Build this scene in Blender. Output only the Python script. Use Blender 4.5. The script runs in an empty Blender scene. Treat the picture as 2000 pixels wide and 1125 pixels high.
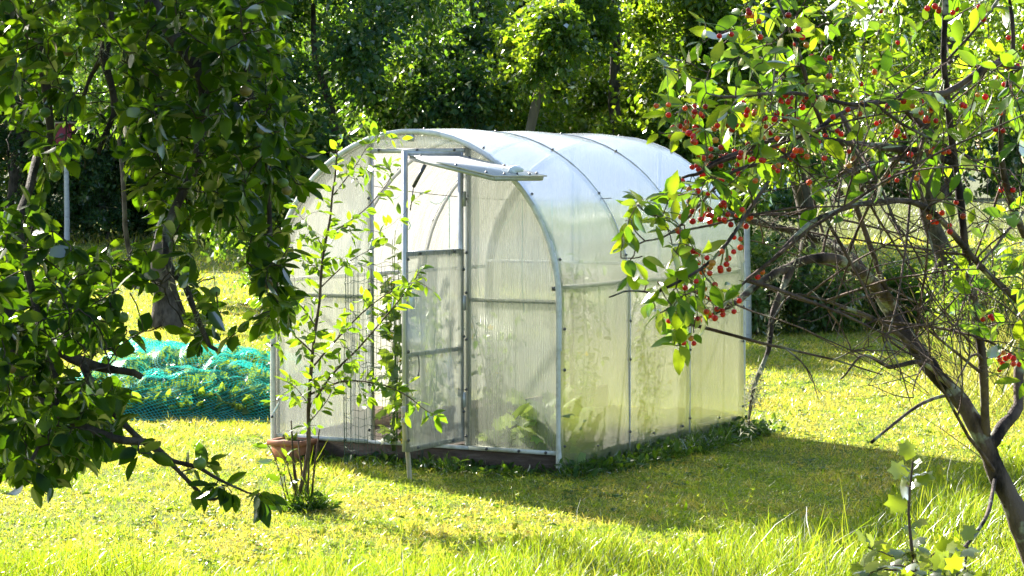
import bpy, math
import numpy as np
from mathutils import Vector, Matrix
PI = math.pi
rng = np.random.default_rng(7)
S = bpy.context.scene
col = S.collection

# ------------------------------------------------------------------ camera
PITCH = 0.048; F_PX = 4509.0; CAM_H = 1.75
cam = bpy.data.cameras.new('camera'); camo = bpy.data.objects.new('camera', cam); col.objects.link(camo)
camo.location = (0, 0, CAM_H); camo.rotation_euler = (PI/2 - PITCH, 0, 0)
cam.sensor_width = 36.0; cam.lens = 36.0*F_PX/2000.0; cam.clip_end = 3000
cam.dof.use_dof = True; cam.dof.focus_distance = 9.5; cam.dof.aperture_fstop = 32
S.camera = camo
S.render.resolution_x = 1024; S.render.resolution_y = 576
# ------------------------------------------------------------------ light
SUN_EL = math.radians(28); SUN_AZ = math.atan2(-0.54, 0.84)
sd = Vector((math.sin(SUN_AZ)*math.cos(SUN_EL), math.cos(SUN_AZ)*math.cos(SUN_EL), math.sin(SUN_EL)))
W = bpy.data.worlds.new('World'); S.world = W; W.use_nodes = True
wt = W.node_tree; sky = wt.nodes.new('ShaderNodeTexSky'); sky.sky_type = 'NISHITA'; sky.sun_disc = False
sky.sun_elevation = SUN_EL; sky.sun_rotation = SUN_AZ; sky.air_density = 1.0; sky.dust_density = 1.5
bg = wt.nodes['Background']; wt.links.new(sky.outputs[0], bg.inputs[0]); bg.inputs[1].default_value = 0.09
sl = bpy.data.lights.new('sun', 'SUN'); sl.energy = 5.0; sl.angle = math.radians(0.53); sl.color = (1.0, 0.93, 0.82)
so = bpy.data.objects.new('sun', sl); col.objects.link(so); so.rotation_euler = sd.to_track_quat('Z', 'Y').to_euler(); so.location = sd*60
S.view_settings.view_transform = 'Standard'; S.view_settings.look = 'None'; S.view_settings.gamma = 1
S.view_settings.exposure = 2.06
S.render.engine = 'CYCLES'
S.cycles.max_bounces = 10; S.cycles.transparent_max_bounces = 16; S.cycles.transmission_bounces = 8
S.cycles.diffuse_bounces = 4; S.cycles.glossy_bounces = 3
S.cycles.caustics_reflective = False; S.cycles.caustics_refractive = False
S.cycles.sample_clamp_indirect = 6.0
try:
    S.cycles.use_denoising = True; S.cycles.denoiser = 'OPENIMAGEDENOISE'
except Exception: pass

# ------------------------------------------------------------------ helpers
def A(*a): return np.array(a, float)
def ray(px, py):
    c, s = math.cos(PITCH), math.sin(PITCH)
    x = (px-1000)/F_PX; u = -(py-562.5)/F_PX
    return A(x, c+u*s, -s+u*c)
def at(px, py, Y):
    """point of the place seen at that spot of the photo at distance Y in front of the camera"""
    d = ray(px, py); return A(0, 0, CAM_H) + d*(Y/d[1])
def unit(v): return v/np.maximum(np.linalg.norm(v, axis=-1, keepdims=True), 1e-9)

class Geo:
    def __init__(s): s.V = []; s.F = []; s.n = 0
    def add(s, v, *faces):
        v = np.asarray(v, float).reshape(-1, 3); s.V.append(v)
        for f in faces:
            f = np.asarray(f, int)
            if f.size: s.F.append(f + s.n)
        s.n += len(v); return s
    def box(s, x0, x1, y0, y1, z0, z1):
        v = [(x, y, z) for z in (z0, z1) for y in (y0, y1) for x in (x0, x1)]
        return s.add(v, [(0,2,3,1),(4,5,7,6),(0,1,5,4),(2,6,7,3),(0,4,6,2),(1,3,7,5)])
    def tube(s, P, R, n=6, cap=True):
        P = np.asarray(P, float); m = len(P); R = np.broadcast_to(np.asarray(R, float), (m,))
        T = unit(np.gradient(P, axis=0)); a = A(0, 0, 1) if abs(T[0][2]) < .9 else A(1, 0, 0)
        N = unit(np.cross(T[0], a)); rings = []
        th = np.arange(n)*2*PI/n
        for i in range(m):
            N = N - T[i]*np.dot(N, T[i]); N = N/max(np.linalg.norm(N), 1e-9); B = np.cross(T[i], N)
            rings.append(P[i] + R[i]*(np.cos(th)[:, None]*N + np.sin(th)[:, None]*B))
        v = np.concatenate(rings); i = np.arange(m-1)[:, None]*n; j = np.arange(n)[None]; k = (j+1) % n
        q = np.stack([i+j, i+k, i+n+k, i+n+j], -1).reshape(-1, 4)
        if cap:
            c0 = len(v); v = np.concatenate([v, P[:1], P[-1:]])
            jj = np.arange(n); kk = (jj+1) % n
            return s.add(v, q, np.stack([np.full(n, c0), kk, jj], -1), np.stack([np.full(n, c0+1), (m-1)*n+jj, (m-1)*n+kk], -1))
        return s.add(v, q)
    def inst(s, tpl, P, T, N, size):
        if isinstance(tpl, list):
            n = len(P); P = np.asarray(P); T = np.asarray(T); N = np.asarray(N); size = np.broadcast_to(np.asarray(size, float), (n,)); pick = (np.arange(n)*7919 + n) % len(tpl)
            for q in range(len(tpl)): s.inst(tpl[q], P[pick == q], T[pick == q], N[pick == q], size[pick == q])
            return s
        tv, tfs = tpl; P = np.asarray(P, float); n = len(P)
        if n == 0: return s
        T = unit(np.asarray(T, float)); N = np.asarray(N, float); N = unit(N - T*np.sum(N*T, -1, keepdims=True)); B = np.cross(T, N)
        size = np.asarray(size, float)
        if size.ndim == 0: size = np.full(n, float(size))
        if size.ndim == 1: size = np.stack([size]*3, -1)
        k = len(tv)
        v = P[:, None] + size[:, None, 0:1]*tv[None, :, 0:1]*B[:, None] + size[:, None, 1:2]*tv[None, :, 1:2]*T[:, None] + size[:, None, 2:3]*tv[None, :, 2:3]*N[:, None]
        off = (np.arange(n)*k)[:, None, None]
        return s.add(v.reshape(-1, 3), *[(np.asarray(f)[None]+off).reshape(-1, np.asarray(f).shape[1]) for f in tfs if len(f)])
    def mesh(s, name, mat, smooth=False):
        me = bpy.data.meshes.new(name)
        V = np.concatenate(s.V) if s.V else np.zeros((0, 3))
        li = []; ls = []; p = 0; nf = 0
        for f in s.F:
            li.append(f.reshape(-1)); ls.append(p + np.arange(len(f))*f.shape[1]); p += f.size; nf += len(f)
        me.vertices.add(len(V)); me.vertices.foreach_set('co', V.astype(np.float32).ravel())
        li = np.concatenate(li).astype(np.int32); ls = np.concatenate(ls).astype(np.int32)
        me.loops.add(len(li)); me.loops.foreach_set('vertex_index', li)
        me.polygons.add(nf); me.polygons.foreach_set('loop_start', ls)
        me.update(calc_edges=True)
        if smooth: me.polygons.foreach_set('use_smooth', np.ones(nf, bool))
        me.materials.append(mat); me.update()
        return me
def part(name, g, mat, parent=None, smooth=False, loc=None, label=None):
    o = bpy.data.objects.new(name, g.mesh(name, mat, smooth) if isinstance(g, Geo) else g); col.objects.link(o)
    if parent is not None: o.parent = parent
    if loc is not None: o.location = loc
    if label: o['label'] = label
    return o
def tag(o, label=None, cat=None, group=None, kind=None):
    if label: o['label'] = label
    if cat: o['category'] = cat
    if group: o['group'] = group
    if kind: o['kind'] = kind
    return o
def thing(name, label, cat, loc=(0, 0, 0), rz=0, group=None):
    o = bpy.data.objects.new(name, None); col.objects.link(o); o.location = tuple(loc); o.rotation_euler = (0, 0, rz)
    o.empty_display_size = .2
    return tag(o, label, cat, group)

# ------------------------------------------------------------------ materials
def newmat(name):
    m = bpy.data.materials.new(name); m.use_nodes = True; nt = m.node_tree; nt.nodes.clear()
    out = nt.nodes.new('ShaderNodeOutputMaterial'); return m, nt, out
def nd(nt, typ, ins=None, **kw):
    n = nt.nodes.new(typ)
    for k, v in kw.items(): setattr(n, k, v)
    for k, v in (ins or {}).items():
        if isinstance(v, bpy.types.NodeSocket): nt.links.new(v, n.inputs[k])
        else: n.inputs[k].default_value = v
    return n
def rgb(*c): return (c[0], c[1], c[2], 1)
def ramp(nt, fac, stops, interp='LINEAR'):
    r = nd(nt, 'ShaderNodeValToRGB', {0: fac}); cr = r.color_ramp; cr.interpolation = interp
    while len(cr.elements) < len(stops): cr.elements.new(.5)
    for e, (p, c) in zip(cr.elements, stops): e.position = p; e.color = rgb(*c)
    return r.outputs[0]
def noise(nt, vec, scale, detail=3, rough=.5):
    return nd(nt, 'ShaderNodeTexNoise', {'Vector': vec, 'Scale': scale, 'Detail': detail, 'Roughness': rough}).outputs[0]
def mixc(nt, f, a, b, mode='MIX'):
    n = nd(nt, 'ShaderNodeMix', data_type='RGBA', blend_type=mode); 
    for i, v in ((0, f), (6, a), (7, b)):
        if isinstance(v, bpy.types.NodeSocket): nt.links.new(v, n.inputs[i])
        else: n.inputs[i].default_value = v
    return n.outputs[2]
def mixs(nt, f, a, b):
    n = nd(nt, 'ShaderNodeMixShader', {0: f}); nt.links.new(a, n.inputs[1]); nt.links.new(b, n.inputs[2]); return n.outputs[0]
def objco(nt): return nd(nt, 'ShaderNodeTexCoord').outputs['Object']
def stretch(nt, vec, s): return nd(nt, 'ShaderNodeMapping', {0: vec, 3: s}).outputs[0]

def leafmat(name, refl, trans, tfac=.5, gloss=.10, rough=.35, backpale=None, patch=None):
    """leaf blades: every blade its own tint, light comes through them"""
    m, nt, out = newmat(name)
    isl = nd(nt, 'ShaderNodeNewGeometry').outputs['Random Per Island']
    n = len(refl)
    cr = ramp(nt, isl, [(i/max(n-1, 1), c) for i, c in enumerate(refl)])
    ct = ramp(nt, isl, [(i/max(len(trans)-1, 1), c) for i, c in enumerate(trans)])
    if backpale:
        bf = nd(nt, 'ShaderNodeNewGeometry').outputs['Backfacing']; cr = mixc(nt, bf, cr, rgb(*backpale))
    if patch:
        pf = nd(nt, 'ShaderNodeMath', {0: noise(nt, objco(nt), 1.1, 5, .7), 1: noise(nt, objco(nt), 7, 3, .6)}, operation='ADD').outputs[0]
        pm = ramp(nt, pf, [(.46, (1, 1, 1)), (.54, patch[0]), (.60, patch[1])]); pm.node.color_ramp.elements[0].color = (1, 1, 1, 1)
        pm = ramp(nt, nd(nt, 'ShaderNodeMapRange', {0: pf, 1: .7, 2: 1.3, 3: 0., 4: 1.}).outputs[0], [(.35, patch[0]), (.5, (1, 1, 1)), (.68, patch[1])])
        cr = mixc(nt, 1., cr, pm, 'MULTIPLY'); ct = mixc(nt, 1., ct, pm, 'MULTIPLY')
    d = nd(nt, 'ShaderNodeBsdfDiffuse', {0: cr}).outputs[0]
    t = nd(nt, 'ShaderNodeBsdfTranslucent', {0: ct}).outputs[0]
    a = mixs(nt, tfac, d, t)
    g = nd(nt, 'ShaderNodeBsdfGlossy', {0: rgb(1, 1, 1), 'Roughness': rough}).outputs[0]
    fr = nd(nt, 'ShaderNodeFresnel', {0: 1.42}).outputs[0]
    fm = nd(nt, 'ShaderNodeMath', {0: fr, 1: gloss*5}, operation='MULTIPLY', use_clamp=True).outputs[0]
    nt.links.new(mixs(nt, fm, a, g), out.inputs[0]); return m
def solid(name, stops, scale=8, rough=.6, metal=0, bump=.1, bscale=None, stretchv=(1, 1, 1), spec=.5, sss=0):
    m, nt, out = newmat(name); co = stretch(nt, objco(nt), stretchv)
    f = noise(nt, co, scale, 5, .6)
    c = ramp(nt, f, stops) if len(stops) > 1 else None
    b = nd(nt, 'ShaderNodeBsdfPrincipled', {'Roughness': rough, 'Metallic': metal, 'Specular IOR Level': spec})
    if c is not None: nt.links.new(c, b.inputs[0])
    else: b.inputs[0].default_value = rgb(*stops[0][1])
    if bump:
        bn = nd(nt, 'ShaderNodeBump', {'Strength': bump, 'Distance': .02, 'Height': noise(nt, co, bscale or scale*3, 4)})
        nt.links.new(bn.outputs[0], b.inputs['Normal'])
    nt.links.new(b.outputs[0], out.inputs[0]); return m
def barkmat(name, c0, c1, lichen=None, scale=14, lam=.6):
    m, nt, out = newmat(name); co = stretch(nt, objco(nt), (1, 1, .45))
    f = noise(nt, co, scale, 6, .65); c = ramp(nt, f, [(.40, c0), (.60, c1)])
    if lichen:
        lf = ramp(nt, noise(nt, objco(nt), 9, 4, .6), [(lam-.03, (0, 0, 0)), (lam+.03, (1, 1, 1))])
        lc = ramp(nt, noise(nt, objco(nt), 60, 2), [(.35, tuple(x*.6 for x in lichen)), (.65, lichen)])
        c = mixc(nt, lf, c, lc)
    b = nd(nt, 'ShaderNodeBsdfPrincipled', {0: c, 'Roughness': .85, 'Specular IOR Level': .3})
    bn = nd(nt, 'ShaderNodeBump', {'Strength': .9, 'Distance': .012, 'Height': noise(nt, co, scale*3, 5, .7)})
    nt.links.new(bn.outputs[0], b.inputs['Normal']); nt.links.new(b.outputs[0], out.inputs[0]); return m
def polymat(name, axis, see=.40, haze=.30, dif=.10, streak=(6, 6, .6), tint=(.92, .94, .90), gl=1.0, tlc=(.57, .58, .52)):
    """twin wall polycarbonate: part clear, part milky, glossy, with fine channels along one axis"""
    m, nt, out = newmat(name); co = objco(nt)
    sx = nd(nt, 'ShaderNodeSeparateXYZ', {0: co}).outputs[axis]
    w = nd(nt, 'ShaderNodeMath', {0: sx, 1: 2*PI/.0125}, operation='MULTIPLY').outputs[0]
    w = nd(nt, 'ShaderNodeMath', {0: w}, operation='SINE').outputs[0]
    w = nd(nt, 'ShaderNodeMapRange', {0: w, 1: .2, 2: 1.0, 3: 0.0, 4: 1.0}).outputs[0]
    d1 = noise(nt, stretch(nt, co, streak), 4.0, 5, .65)
    d2 = noise(nt, stretch(nt, co, tuple(x*5 if x > 1 else x for x in streak)), 3.0, 3, .6)
    dd = nd(nt, 'ShaderNodeMath', {0: d1, 1: d2}, operation='ADD').outputs[0]
    dirt = nd(nt, 'ShaderNodeMapRange', {0: dd, 1: .8, 2: 1.3, 3: 0.0, 4: 1.0}).outputs[0]
    tr = nd(nt, 'ShaderNodeBsdfTransparent', {0: rgb(*tint)}).outputs[0]
    bn = nd(nt, 'ShaderNodeBump', {'Strength': .25, 'Distance': .004, 'Height': w}).outputs[0]
    tl = nd(nt, 'ShaderNodeBsdfTranslucent', {0: rgb(*tlc)}).outputs[0]
    df = nd(nt, 'ShaderNodeBsdfDiffuse', {0: rgb(.85, .86, .84)}).outputs[0]
    milk = mixs(nt, dif/(dif+haze), tl, df)
    clear = tr
    base = see
    f = nd(nt, 'ShaderNodeMath', {0: dirt, 1: .20, 2: 1-base-.09}, operation='MULTIPLY_ADD').outputs[0]
    f = nd(nt, 'ShaderNodeMath', {0: w, 1: .065, 2: f}, operation='MULTIPLY_ADD', use_clamp=True).outputs[0]
    body = mixs(nt, f, clear, milk)
    gs = nd(nt, 'ShaderNodeBsdfGlossy', {0: rgb(1, 1, 1), 'Roughness': .16, 'Normal': bn}).outputs[0]
    fr = nd(nt, 'ShaderNodeLayerWeight', {0: .5}).outputs['Fresnel']
    fm = nd(nt, 'ShaderNodeMath', {0: fr, 1: .55*gl, 2: .05*gl}, operation='MULTIPLY_ADD', use_clamp=True).outputs[0]
    nt.links.new(mixs(nt, fm, body, gs), out.inputs[0]); return m

M = {}
M['metal'] = solid('galvanised steel', [(.3, (.42, .43, .44)), (.7, (.58, .59, .60))], 25, .42, .4, .05)
M['rib'] = solid('grey steel tube', [(.3, (.5, .5, .5)), (.7, (.66, .66, .67))], 12, .5, .15, .05)
M['edge'] = solid('white edge profile', [(.25, (.46, .45, .41)), (.55, (.74, .74, .72))], 18, .45, 0, .05)
M['bolt'] = solid('dark bolt', [(.4, (.07, .07, .075)), (.7, (.16, .16, .16))], 60, .45, .5, 0)
M['wood_dark'] = solid('weathered brown board', [(.3, (.055, .035, .025)), (.55, (.12, .08, .06)), (.75, (.22, .17, .13))], 6, .85, 0, .5, 30, (1, 1, 6))
M['wood_bed'] = solid('grey brown plank', [(.3, (.22, .15, .10)), (.7, (.42, .32, .24))], 6, .85, 0, .4, 30, (1, 1, 6))
M['wood_pale'] = solid('peeled pale stick', [(.3, (.35, .30, .22)), (.7, (.60, .54, .44))], 20, .7, 0, .3, 40, (1, 1, .2))
M['pole'] = solid('old pole wood', [(.3, (.10, .08, .06)), (.7, (.26, .22, .17))], 8, .85, 0, .5, 30, (1, 1, .15))
M['terracotta'] = solid('terracotta', [(.3, (.34, .13, .075)), (.7, (.46, .20, .12))], 9, .75, 0, .1)
M['soil'] = solid('dark soil', [(.3, (.035, .022, .015)), (.7, (.10, .065, .045))], 20, .95, 0, .8, 60)
M['wire_green'] = solid('green coated wire', [(.5, (.015, .07, .05))], 10, .4, 0, 0)
M['twine'] = solid('teal twine', [(.5, (.03, .42, .36))], 10, .6, 0, 0)
M['wire'] = solid('dull wire', [(.5, (.12, .12, .11))], 10, .5, .5, 0)
M['red_paint'] = solid('dark red paint', [(.3, (.16, .015, .03)), (.7, (.24, .03, .05))], 8, .7, 0, .1)
M['birch'] = solid('pale birch bark', [(.3, (.2, .19, .18)), (.38, (.45, .45, .46)), (.8, (.6, .6, .6))], 6, .8, 0, .3, 20, (1, 1, 3))
M['white_plastic'] = solid('white plastic', [(.5, (.72, .78, .76))], 10, .4, 0, 0)
M['bark_apple'] = barkmat('apple bark', (.022, .017, .013), (.085, .068, .055), (.20, .21, .15), 16, .66)
M['bark_cherry'] = barkmat('cherry bark', (.012, .008, .008), (.13, .095, .085), (.34, .36, .29), 12, .60)
M['twig_cherry'] = barkmat('cherry twig', (.05, .03, .025), (.17, .115, .095), (.32, .32, .26), 30, .60)
M['bark_red'] = barkmat('young red bark', (.09, .03, .02), (.20, .085, .055), None, 30)
M['bark_old'] = barkmat('old bark', (.035, .028, .024), (.12, .10, .09), (.2, .2, .17), 8, .68)
M['bark_young'] = barkmat('young bark', (.07, .045, .03), (.18, .12, .085), None, 30)
M['lichen'] = leafmat('pale grey lichen', [(.25, .26, .2), (.38, .39, .32)], [(.3, .3, .2), (.35, .36, .25)], .3, .0)
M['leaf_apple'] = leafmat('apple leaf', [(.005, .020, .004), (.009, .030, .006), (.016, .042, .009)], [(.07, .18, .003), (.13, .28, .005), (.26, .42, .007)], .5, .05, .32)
M['leaf_cherry'] = leafmat('cherry leaf', [(.025, .075, .018), (.04, .10, .022), (.06, .13, .02)], [(.13, .30, .008), (.22, .42, .010), (.40, .53, .014)], .54, .085, .30)
M['leaf_young'] = leafmat('young tree leaf', [(.035, .095, .015), (.06, .13, .02)], [(.18, .36, .010), (.32, .48, .012)], .55, .06, .32)
M['leaf_dark'] = leafmat('dark tree leaf', [(.028, .080, .042), (.04, .105, .05), (.06, .14, .055)], [(.12, .28, .016), (.20, .38, .018), (.30, .46, .018)], .5, .09, .34)
M['leaf_bright'] = leafmat('sunny tree leaf', [(.035, .095, .018), (.06, .13, .025), (.085, .155, .025)], [(.22, .40, .012), (.31, .50, .015), (.46, .58, .02)], .55, .09, .36)
M['leaf_far'] = leafmat('far tree leaf', [(.022, .060, .026), (.04, .09, .035)], [(.09, .22, .012), (.18, .32, .016)], .45, .06, .45)
M['leaf_rasp'] = leafmat('raspberry leaf', [(.05, .11, .03), (.08, .15, .05)], [(.2, .34, .015), (.34, .46, .02)], .5, .05, .45, backpale=(.22, .27, .2))
M['leaf_straw'] = leafmat('strawberry leaf', [(.05, .11, .025), (.09, .16, .04), (.13, .19, .05)], [(.22, .38, .02), (.36, .50, .03)], .5, .08, .35)
M['leaf_cur'] = leafmat('currant leaf', [(.05, .10, .03), (.08, .14, .04)], [(.32, .45, .012), (.44, .54, .02)], .55, .22, .30, backpale=(.20, .24, .17))
M['leaf_kale'] = leafmat('pale garden leaf', [(.28, .42, .12), (.36, .48, .16)], [(.5, .66, .12), (.6, .72, .18)], .55, .05, .4)
M['grass'] = leafmat('lawn grass', [(.14, .21, .022), (.28, .31, .045), (.40, .35, .09)], [(.38, .50, .015), (.60, .66, .045), (.72, .66, .11)], .52, .03, .4, patch=((.62, .80, .5), (1.12, .90, 1.3)))
M['grass_tall'] = leafmat('tall grass', [(.05, .11, .012), (.09, .155, .018), (.17, .18, .05)], [(.18, .32, .006), (.31, .43, .012), (.44, .46, .04)], .55, .025, .4)
M['grass_far'] = leafmat('meadow grass', [(.09, .12, .05), (.14, .16, .08), (.20, .20, .12)], [(.16, .20, .05), (.24, .26, .10)], .5, .02, .5)
M['weed'] = leafmat('shade weed', [(.03, .08, .02), (.05, .12, .03)], [(.14, .28, .012), (.22, .36, .015)], .5, .06, .35)
M['stalk'] = leafmat('dry stalks', [(.16, .17, .05), (.24, .22, .08)], [(.32, .36, .04), (.40, .38, .08)], .5, .02, .5)
M['flower'] = leafmat('yellow flower', [(.65, .45, .02), (.75, .52, .03)], [(.7, .5, .02), (.8, .6, .03)], .5, .02, .5)
M['poly_end'] = polymat('polycarbonate end sheet', 0, .66, .34, .08, (5, 5, .5), gl=.5)
M['poly_door'] = polymat('polycarbonate door sheet', 0, .60, .34, .14, (7, 7, .4), gl=.6)
M['poly_roof'] = polymat('polycarbonate arched sheet', 1, .57, .28, .07, (1.2, 5, .7), gl=1.05, tlc=(.50, .49, .47))
M['poly_vent'] = polymat('polycarbonate vent sheet', 1, .15, .35, .45, (4, 4, .6))

def fruitmat(name, stops, rough=.12, gl=.5, sss=.15):
    m, nt, out = newmat(name)
    r = nd(nt, 'ShaderNodeObjectInfo').outputs['Random']; i = nd(nt, 'ShaderNodeNewGeometry').outputs['Random Per Island']
    f = nd(nt, 'ShaderNodeMath', {0: r, 1: i}, operation='ADD').outputs[0]
    f = nd(nt, 'ShaderNodeMath', {0: f}, operation='FRACT').outputs[0]
    c = ramp(nt, f, stops)
    b = nd(nt, 'ShaderNodeBsdfPrincipled', {0: c, 'Roughness': rough, 'Specular IOR Level': gl})
    t = nd(nt, 'ShaderNodeBsdfTranslucent', {0: c}).outputs[0]
    nt.links.new(mixs(nt, sss, b.outputs[0], t), out.inputs[0]); return m
M['cherry'] = fruitmat('cherry skin', [(0, (.42, .008, .012)), (.3, (.66, .015, .015)), (.62, (.75, .035, .018)), (.8, (.68, .16, .03)), (.92, (.66, .36, .06)), (1, (.4, .01, .01))], .10, .6, .3)
M['apple'] = fruitmat('apple skin', [(0, (.10, .20, .04)), (.6, (.16, .25, .06)), (.85, (.25, .17, .07)), (1, (.14, .24, .06))], .35, .4, .15)
M['stem'] = solid('green stem', [(.5, (.14, .22, .05))], 10, .5, 0, 0)

def groundmat():
    m, nt, out = newmat('mown lawn'); co = objco(nt)
    a = noise(nt, co, 1.3, 5, .6); b = noise(nt, co, 14, 4, .65); c = noise(nt, co, 90, 3, .7)
    c1 = ramp(nt, b, [(.32, (.11, .17, .02)), (.5, (.23, .27, .035)), (.68, (.35, .31, .08))])
    c2 = ramp(nt, b, [(.35, (.07, .12, .02)), (.65, (.19, .24, .05))])
    c3 = mixc(nt, ramp(nt, a, [(.38, (0, 0, 0)), (.6, (1, 1, 1))]), c1, c2)
    c3 = mixc(nt, .5, c3, ramp(nt, c, [(.35, (.5, .5, .45)), (.65, (1.0, 1.0, 1.0))]), 'MULTIPLY')
    sep = nd(nt, 'ShaderNodeSeparateXYZ', {0: co})
    far = nd(nt, 'ShaderNodeMapRange', {0: sep.outputs[1], 1: 60, 2: 75, 3: 0, 4: 1}).outputs[0]
    mead = ramp(nt, noise(nt, stretch(nt, co, (.4, .08, 1)), 1.6, 5, .6), [(.35, (.10, .12, .06)), (.65, (.17, .18, .10))])
    c4 = mixc(nt, far, c3, mead)
    bs = nd(nt, 'ShaderNodeBsdfPrincipled', {0: c4, 'Roughness': .95, 'Specular IOR Level': .1})
    bn = nd(nt, 'ShaderNodeBump', {'Strength': .7, 'Distance': .03, 'Height': c}); nt.links.new(bn.outputs[0], bs.inputs['Normal'])
    nt.links.new(bs.outputs[0], out.inputs[0]); return m
def netmat():
    m, nt, out = newmat('teal garden netting'); co = objco(nt)
    sep = nd(nt, 'ShaderNodeSeparateXYZ', {0: co})
    def line(s, per=.028, wd=.20):
        v = nd(nt, 'ShaderNodeMath', {0: s, 1: 1/per}, operation='MULTIPLY').outputs[0]
        v = nd(nt, 'ShaderNodeMath', {0: v}, operation='FRACT').outputs[0]
        return nd(nt, 'ShaderNodeMath', {0: v, 1: wd}, operation='LESS_THAN').outputs[0]
    uv = nd(nt, 'ShaderNodeAttribute', attribute_name='net_uv').outputs['Vector']
    su = nd(nt, 'ShaderNodeSeparateXYZ', {0: uv})
    a = line(su.outputs[0]); b = line(su.outputs[1])
    f = nd(nt, 'ShaderNodeMath', {0: a, 1: b}, operation='MAXIMUM').outputs[0]
    tr = nd(nt, 'ShaderNodeBsdfTransparent').outputs[0]
    d = nd(nt, 'ShaderNodeBsdfDiffuse', {0: rgb(.03, .50, .40)}).outputs[0]; t = nd(nt, 'ShaderNodeBsdfTranslucent', {0: rgb(.04, .72, .56)}).outputs[0]
    g = nd(nt, 'ShaderNodeBsdfGlossy', {0: rgb(.8, 1, 1), 'Roughness': .3}).outputs[0]
    s = mixs(nt, .04, mixs(nt, .5, d, t), g)
    nt.links.new(mixs(nt, f, tr, s), out.inputs[0]); return m
M['ground'] = groundmat(); M['net'] = netmat()

# ------------------------------------------------------------------ leaf templates (x across, y along, z up)
def tpl_leaf(fold=.10, bend=.18, w=(.17, .27, .22, .10), ts=(.16, .42, .70, .88)):
    mid = [(0, 0, 0)] + [(0, t, -bend*t*t) for t in ts] + [(0, 1, -bend*1.05)]
    L = [(-x, t, -bend*t*t + fold*x*2.2) for x, t in zip(w, ts)]; R = [(x, t, z) for (x_, t, z), x in zip([(0, a[1], a[2]) for a in L], w)]
    v = np.array(mid+L+R); n = len(ts); l0 = n+2; r0 = l0+n
    tri = [(0, 1, l0), (0, r0, 1), (n, n+1, l0+n-1), (n, r0+n-1, n+1)]
    q = []
    for i in range(n-1): q += [(1+i, 2+i, l0+i+1, l0+i), (1+i, r0+i, r0+i+1, 2+i)]
    return v, [q, tri]
LEAF = tpl_leaf(); LEAF_NARROW = tpl_leaf(.10, .22, (.13, .21, .17, .07)); LEAF_BROAD = tpl_leaf(.08, .14, (.22, .33, .28, .13))
LEAF_LO = (np.array([(0, 0, 0), (-.30, .45, .08), (.30, .45, .08), (0, 1, -.12)]), [[(0, 2, 3, 1)]])
LEAF_MID = (np.array([(0, 0, 0), (-.24, .3, .06), (.24, .3, .06), (0, .5, -.02), (-.2, .7, .04), (.2, .7, .04), (0, 1, -.15)]), [[(0, 3, 4, 1), (0, 2, 5, 3)], [(3, 6, 4), (3, 5, 6)]])
def tpl_lobed(k=5, deep=.35, cup=.12):
    pts = [(0, 0, 0)]; n = 2*k+1
    for i in range(n):
        a = -PI*.80 + 1.6*PI*i/(n-1); r = .56 if i % 2 == 0 else .56*(1-deep)
        r *= 1 - .18*abs(a)/PI
        pts.append((r*math.sin(a), .42 + r*math.cos(a), -cup*r + (.05 if i % 2 else 0)))
    pts.append((0, .42, .04)); c = len(pts)-1
    tri = [(c, i+1, i) for i in range(1, n)] + [(c, 1, 0), (c, 0, n)]
    return np.array(pts), [tri]
LOBED = tpl_lobed(); LOBED3 = tpl_lobed(4, .5, .3)
BLADE = (np.array([(-.5, 0, 0), (.5, 0, 0), (0, 1, .25)]), [[(0, 1, 2)]])
BLADE_HI = (np.array([(-.5, 0, 0), (.5, 0, 0), (-.45, .38, .03), (.45, .38, .03), (-.3, .72, .12), (.3, .72, .12), (0, 1, .28)]), [[(0, 1, 3, 2), (2, 3, 5, 4)], [(4, 5, 6)]])
def tpl_ball(nu=10, nv=7):
    v = [(0, 0, -1)]
    for j in range(1, nv):
        p = -PI/2 + PI*j/nv
        v += [(math.cos(p)*math.cos(2*PI*i/nu), math.cos(p)*math.sin(2*PI*i/nu), math.sin(p)) for i in range(nu)]
    v.append((0, 0, 1)); t = len(v)-1
    tri = [(0, 1+(i+1) % nu, 1+i) for i in range(nu)] + [(t, 1+(nv-2)*nu+i, 1+(nv-2)*nu+(i+1) % nu) for i in range(nu)]
    q = [(1+j*nu+i, 1+j*nu+(i+1) % nu, 1+(j+1)*nu+(i+1) % nu, 1+(j+1)*nu+i) for j in range(nv-2) for i in range(nu)]
    return np.array(v), [q, tri]
BALL = tpl_ball()

VAR = lambda w, f=.10: [tpl_leaf(f, .18, w), tpl_leaf(f*1.8, .34, tuple(x*.9 for x in w)), tpl_leaf(f*.4, .05, tuple(x*1.06 for x in w), (.14, .38, .66, .87)), tpl_leaf(f*2.4, -.12, tuple(x*.82 for x in w))]
LEAF = VAR((.17, .27, .22, .10)); LEAF_NARROW = VAR((.13, .21, .17, .07)); LEAF_BROAD = VAR((.19, .28, .24, .11), .12)
def rdir(n, up=0., r=rng):
    v = r.normal(size=(n, 3)); v = unit(v); v[:, 2] += up; return unit(v)
def smooth_path(pts, n=6):
    P = np.asarray(pts, float); m = len(P)
    if m < 3: return np.array([P[0] + (P[-1]-P[0])*t for t in np.linspace(0, 1, n+1)])
    Q = np.vstack([2*P[0]-P[1], P, 2*P[-1]-P[-2]]); out = []
    for i in range(1, m):
        p0, p1, p2, p3 = Q[i-1], Q[i], Q[i+1], Q[i+2]
        for t in np.arange(n)/n:
            out.append(.5*((2*p1)+(-p0+p2)*t+(2*p0-5*p1+4*p2-p3)*t*t+(-p0+3*p1-3*p2+p3)*t**3))
    out.append(P[-1]); return np.array(out)
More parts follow.
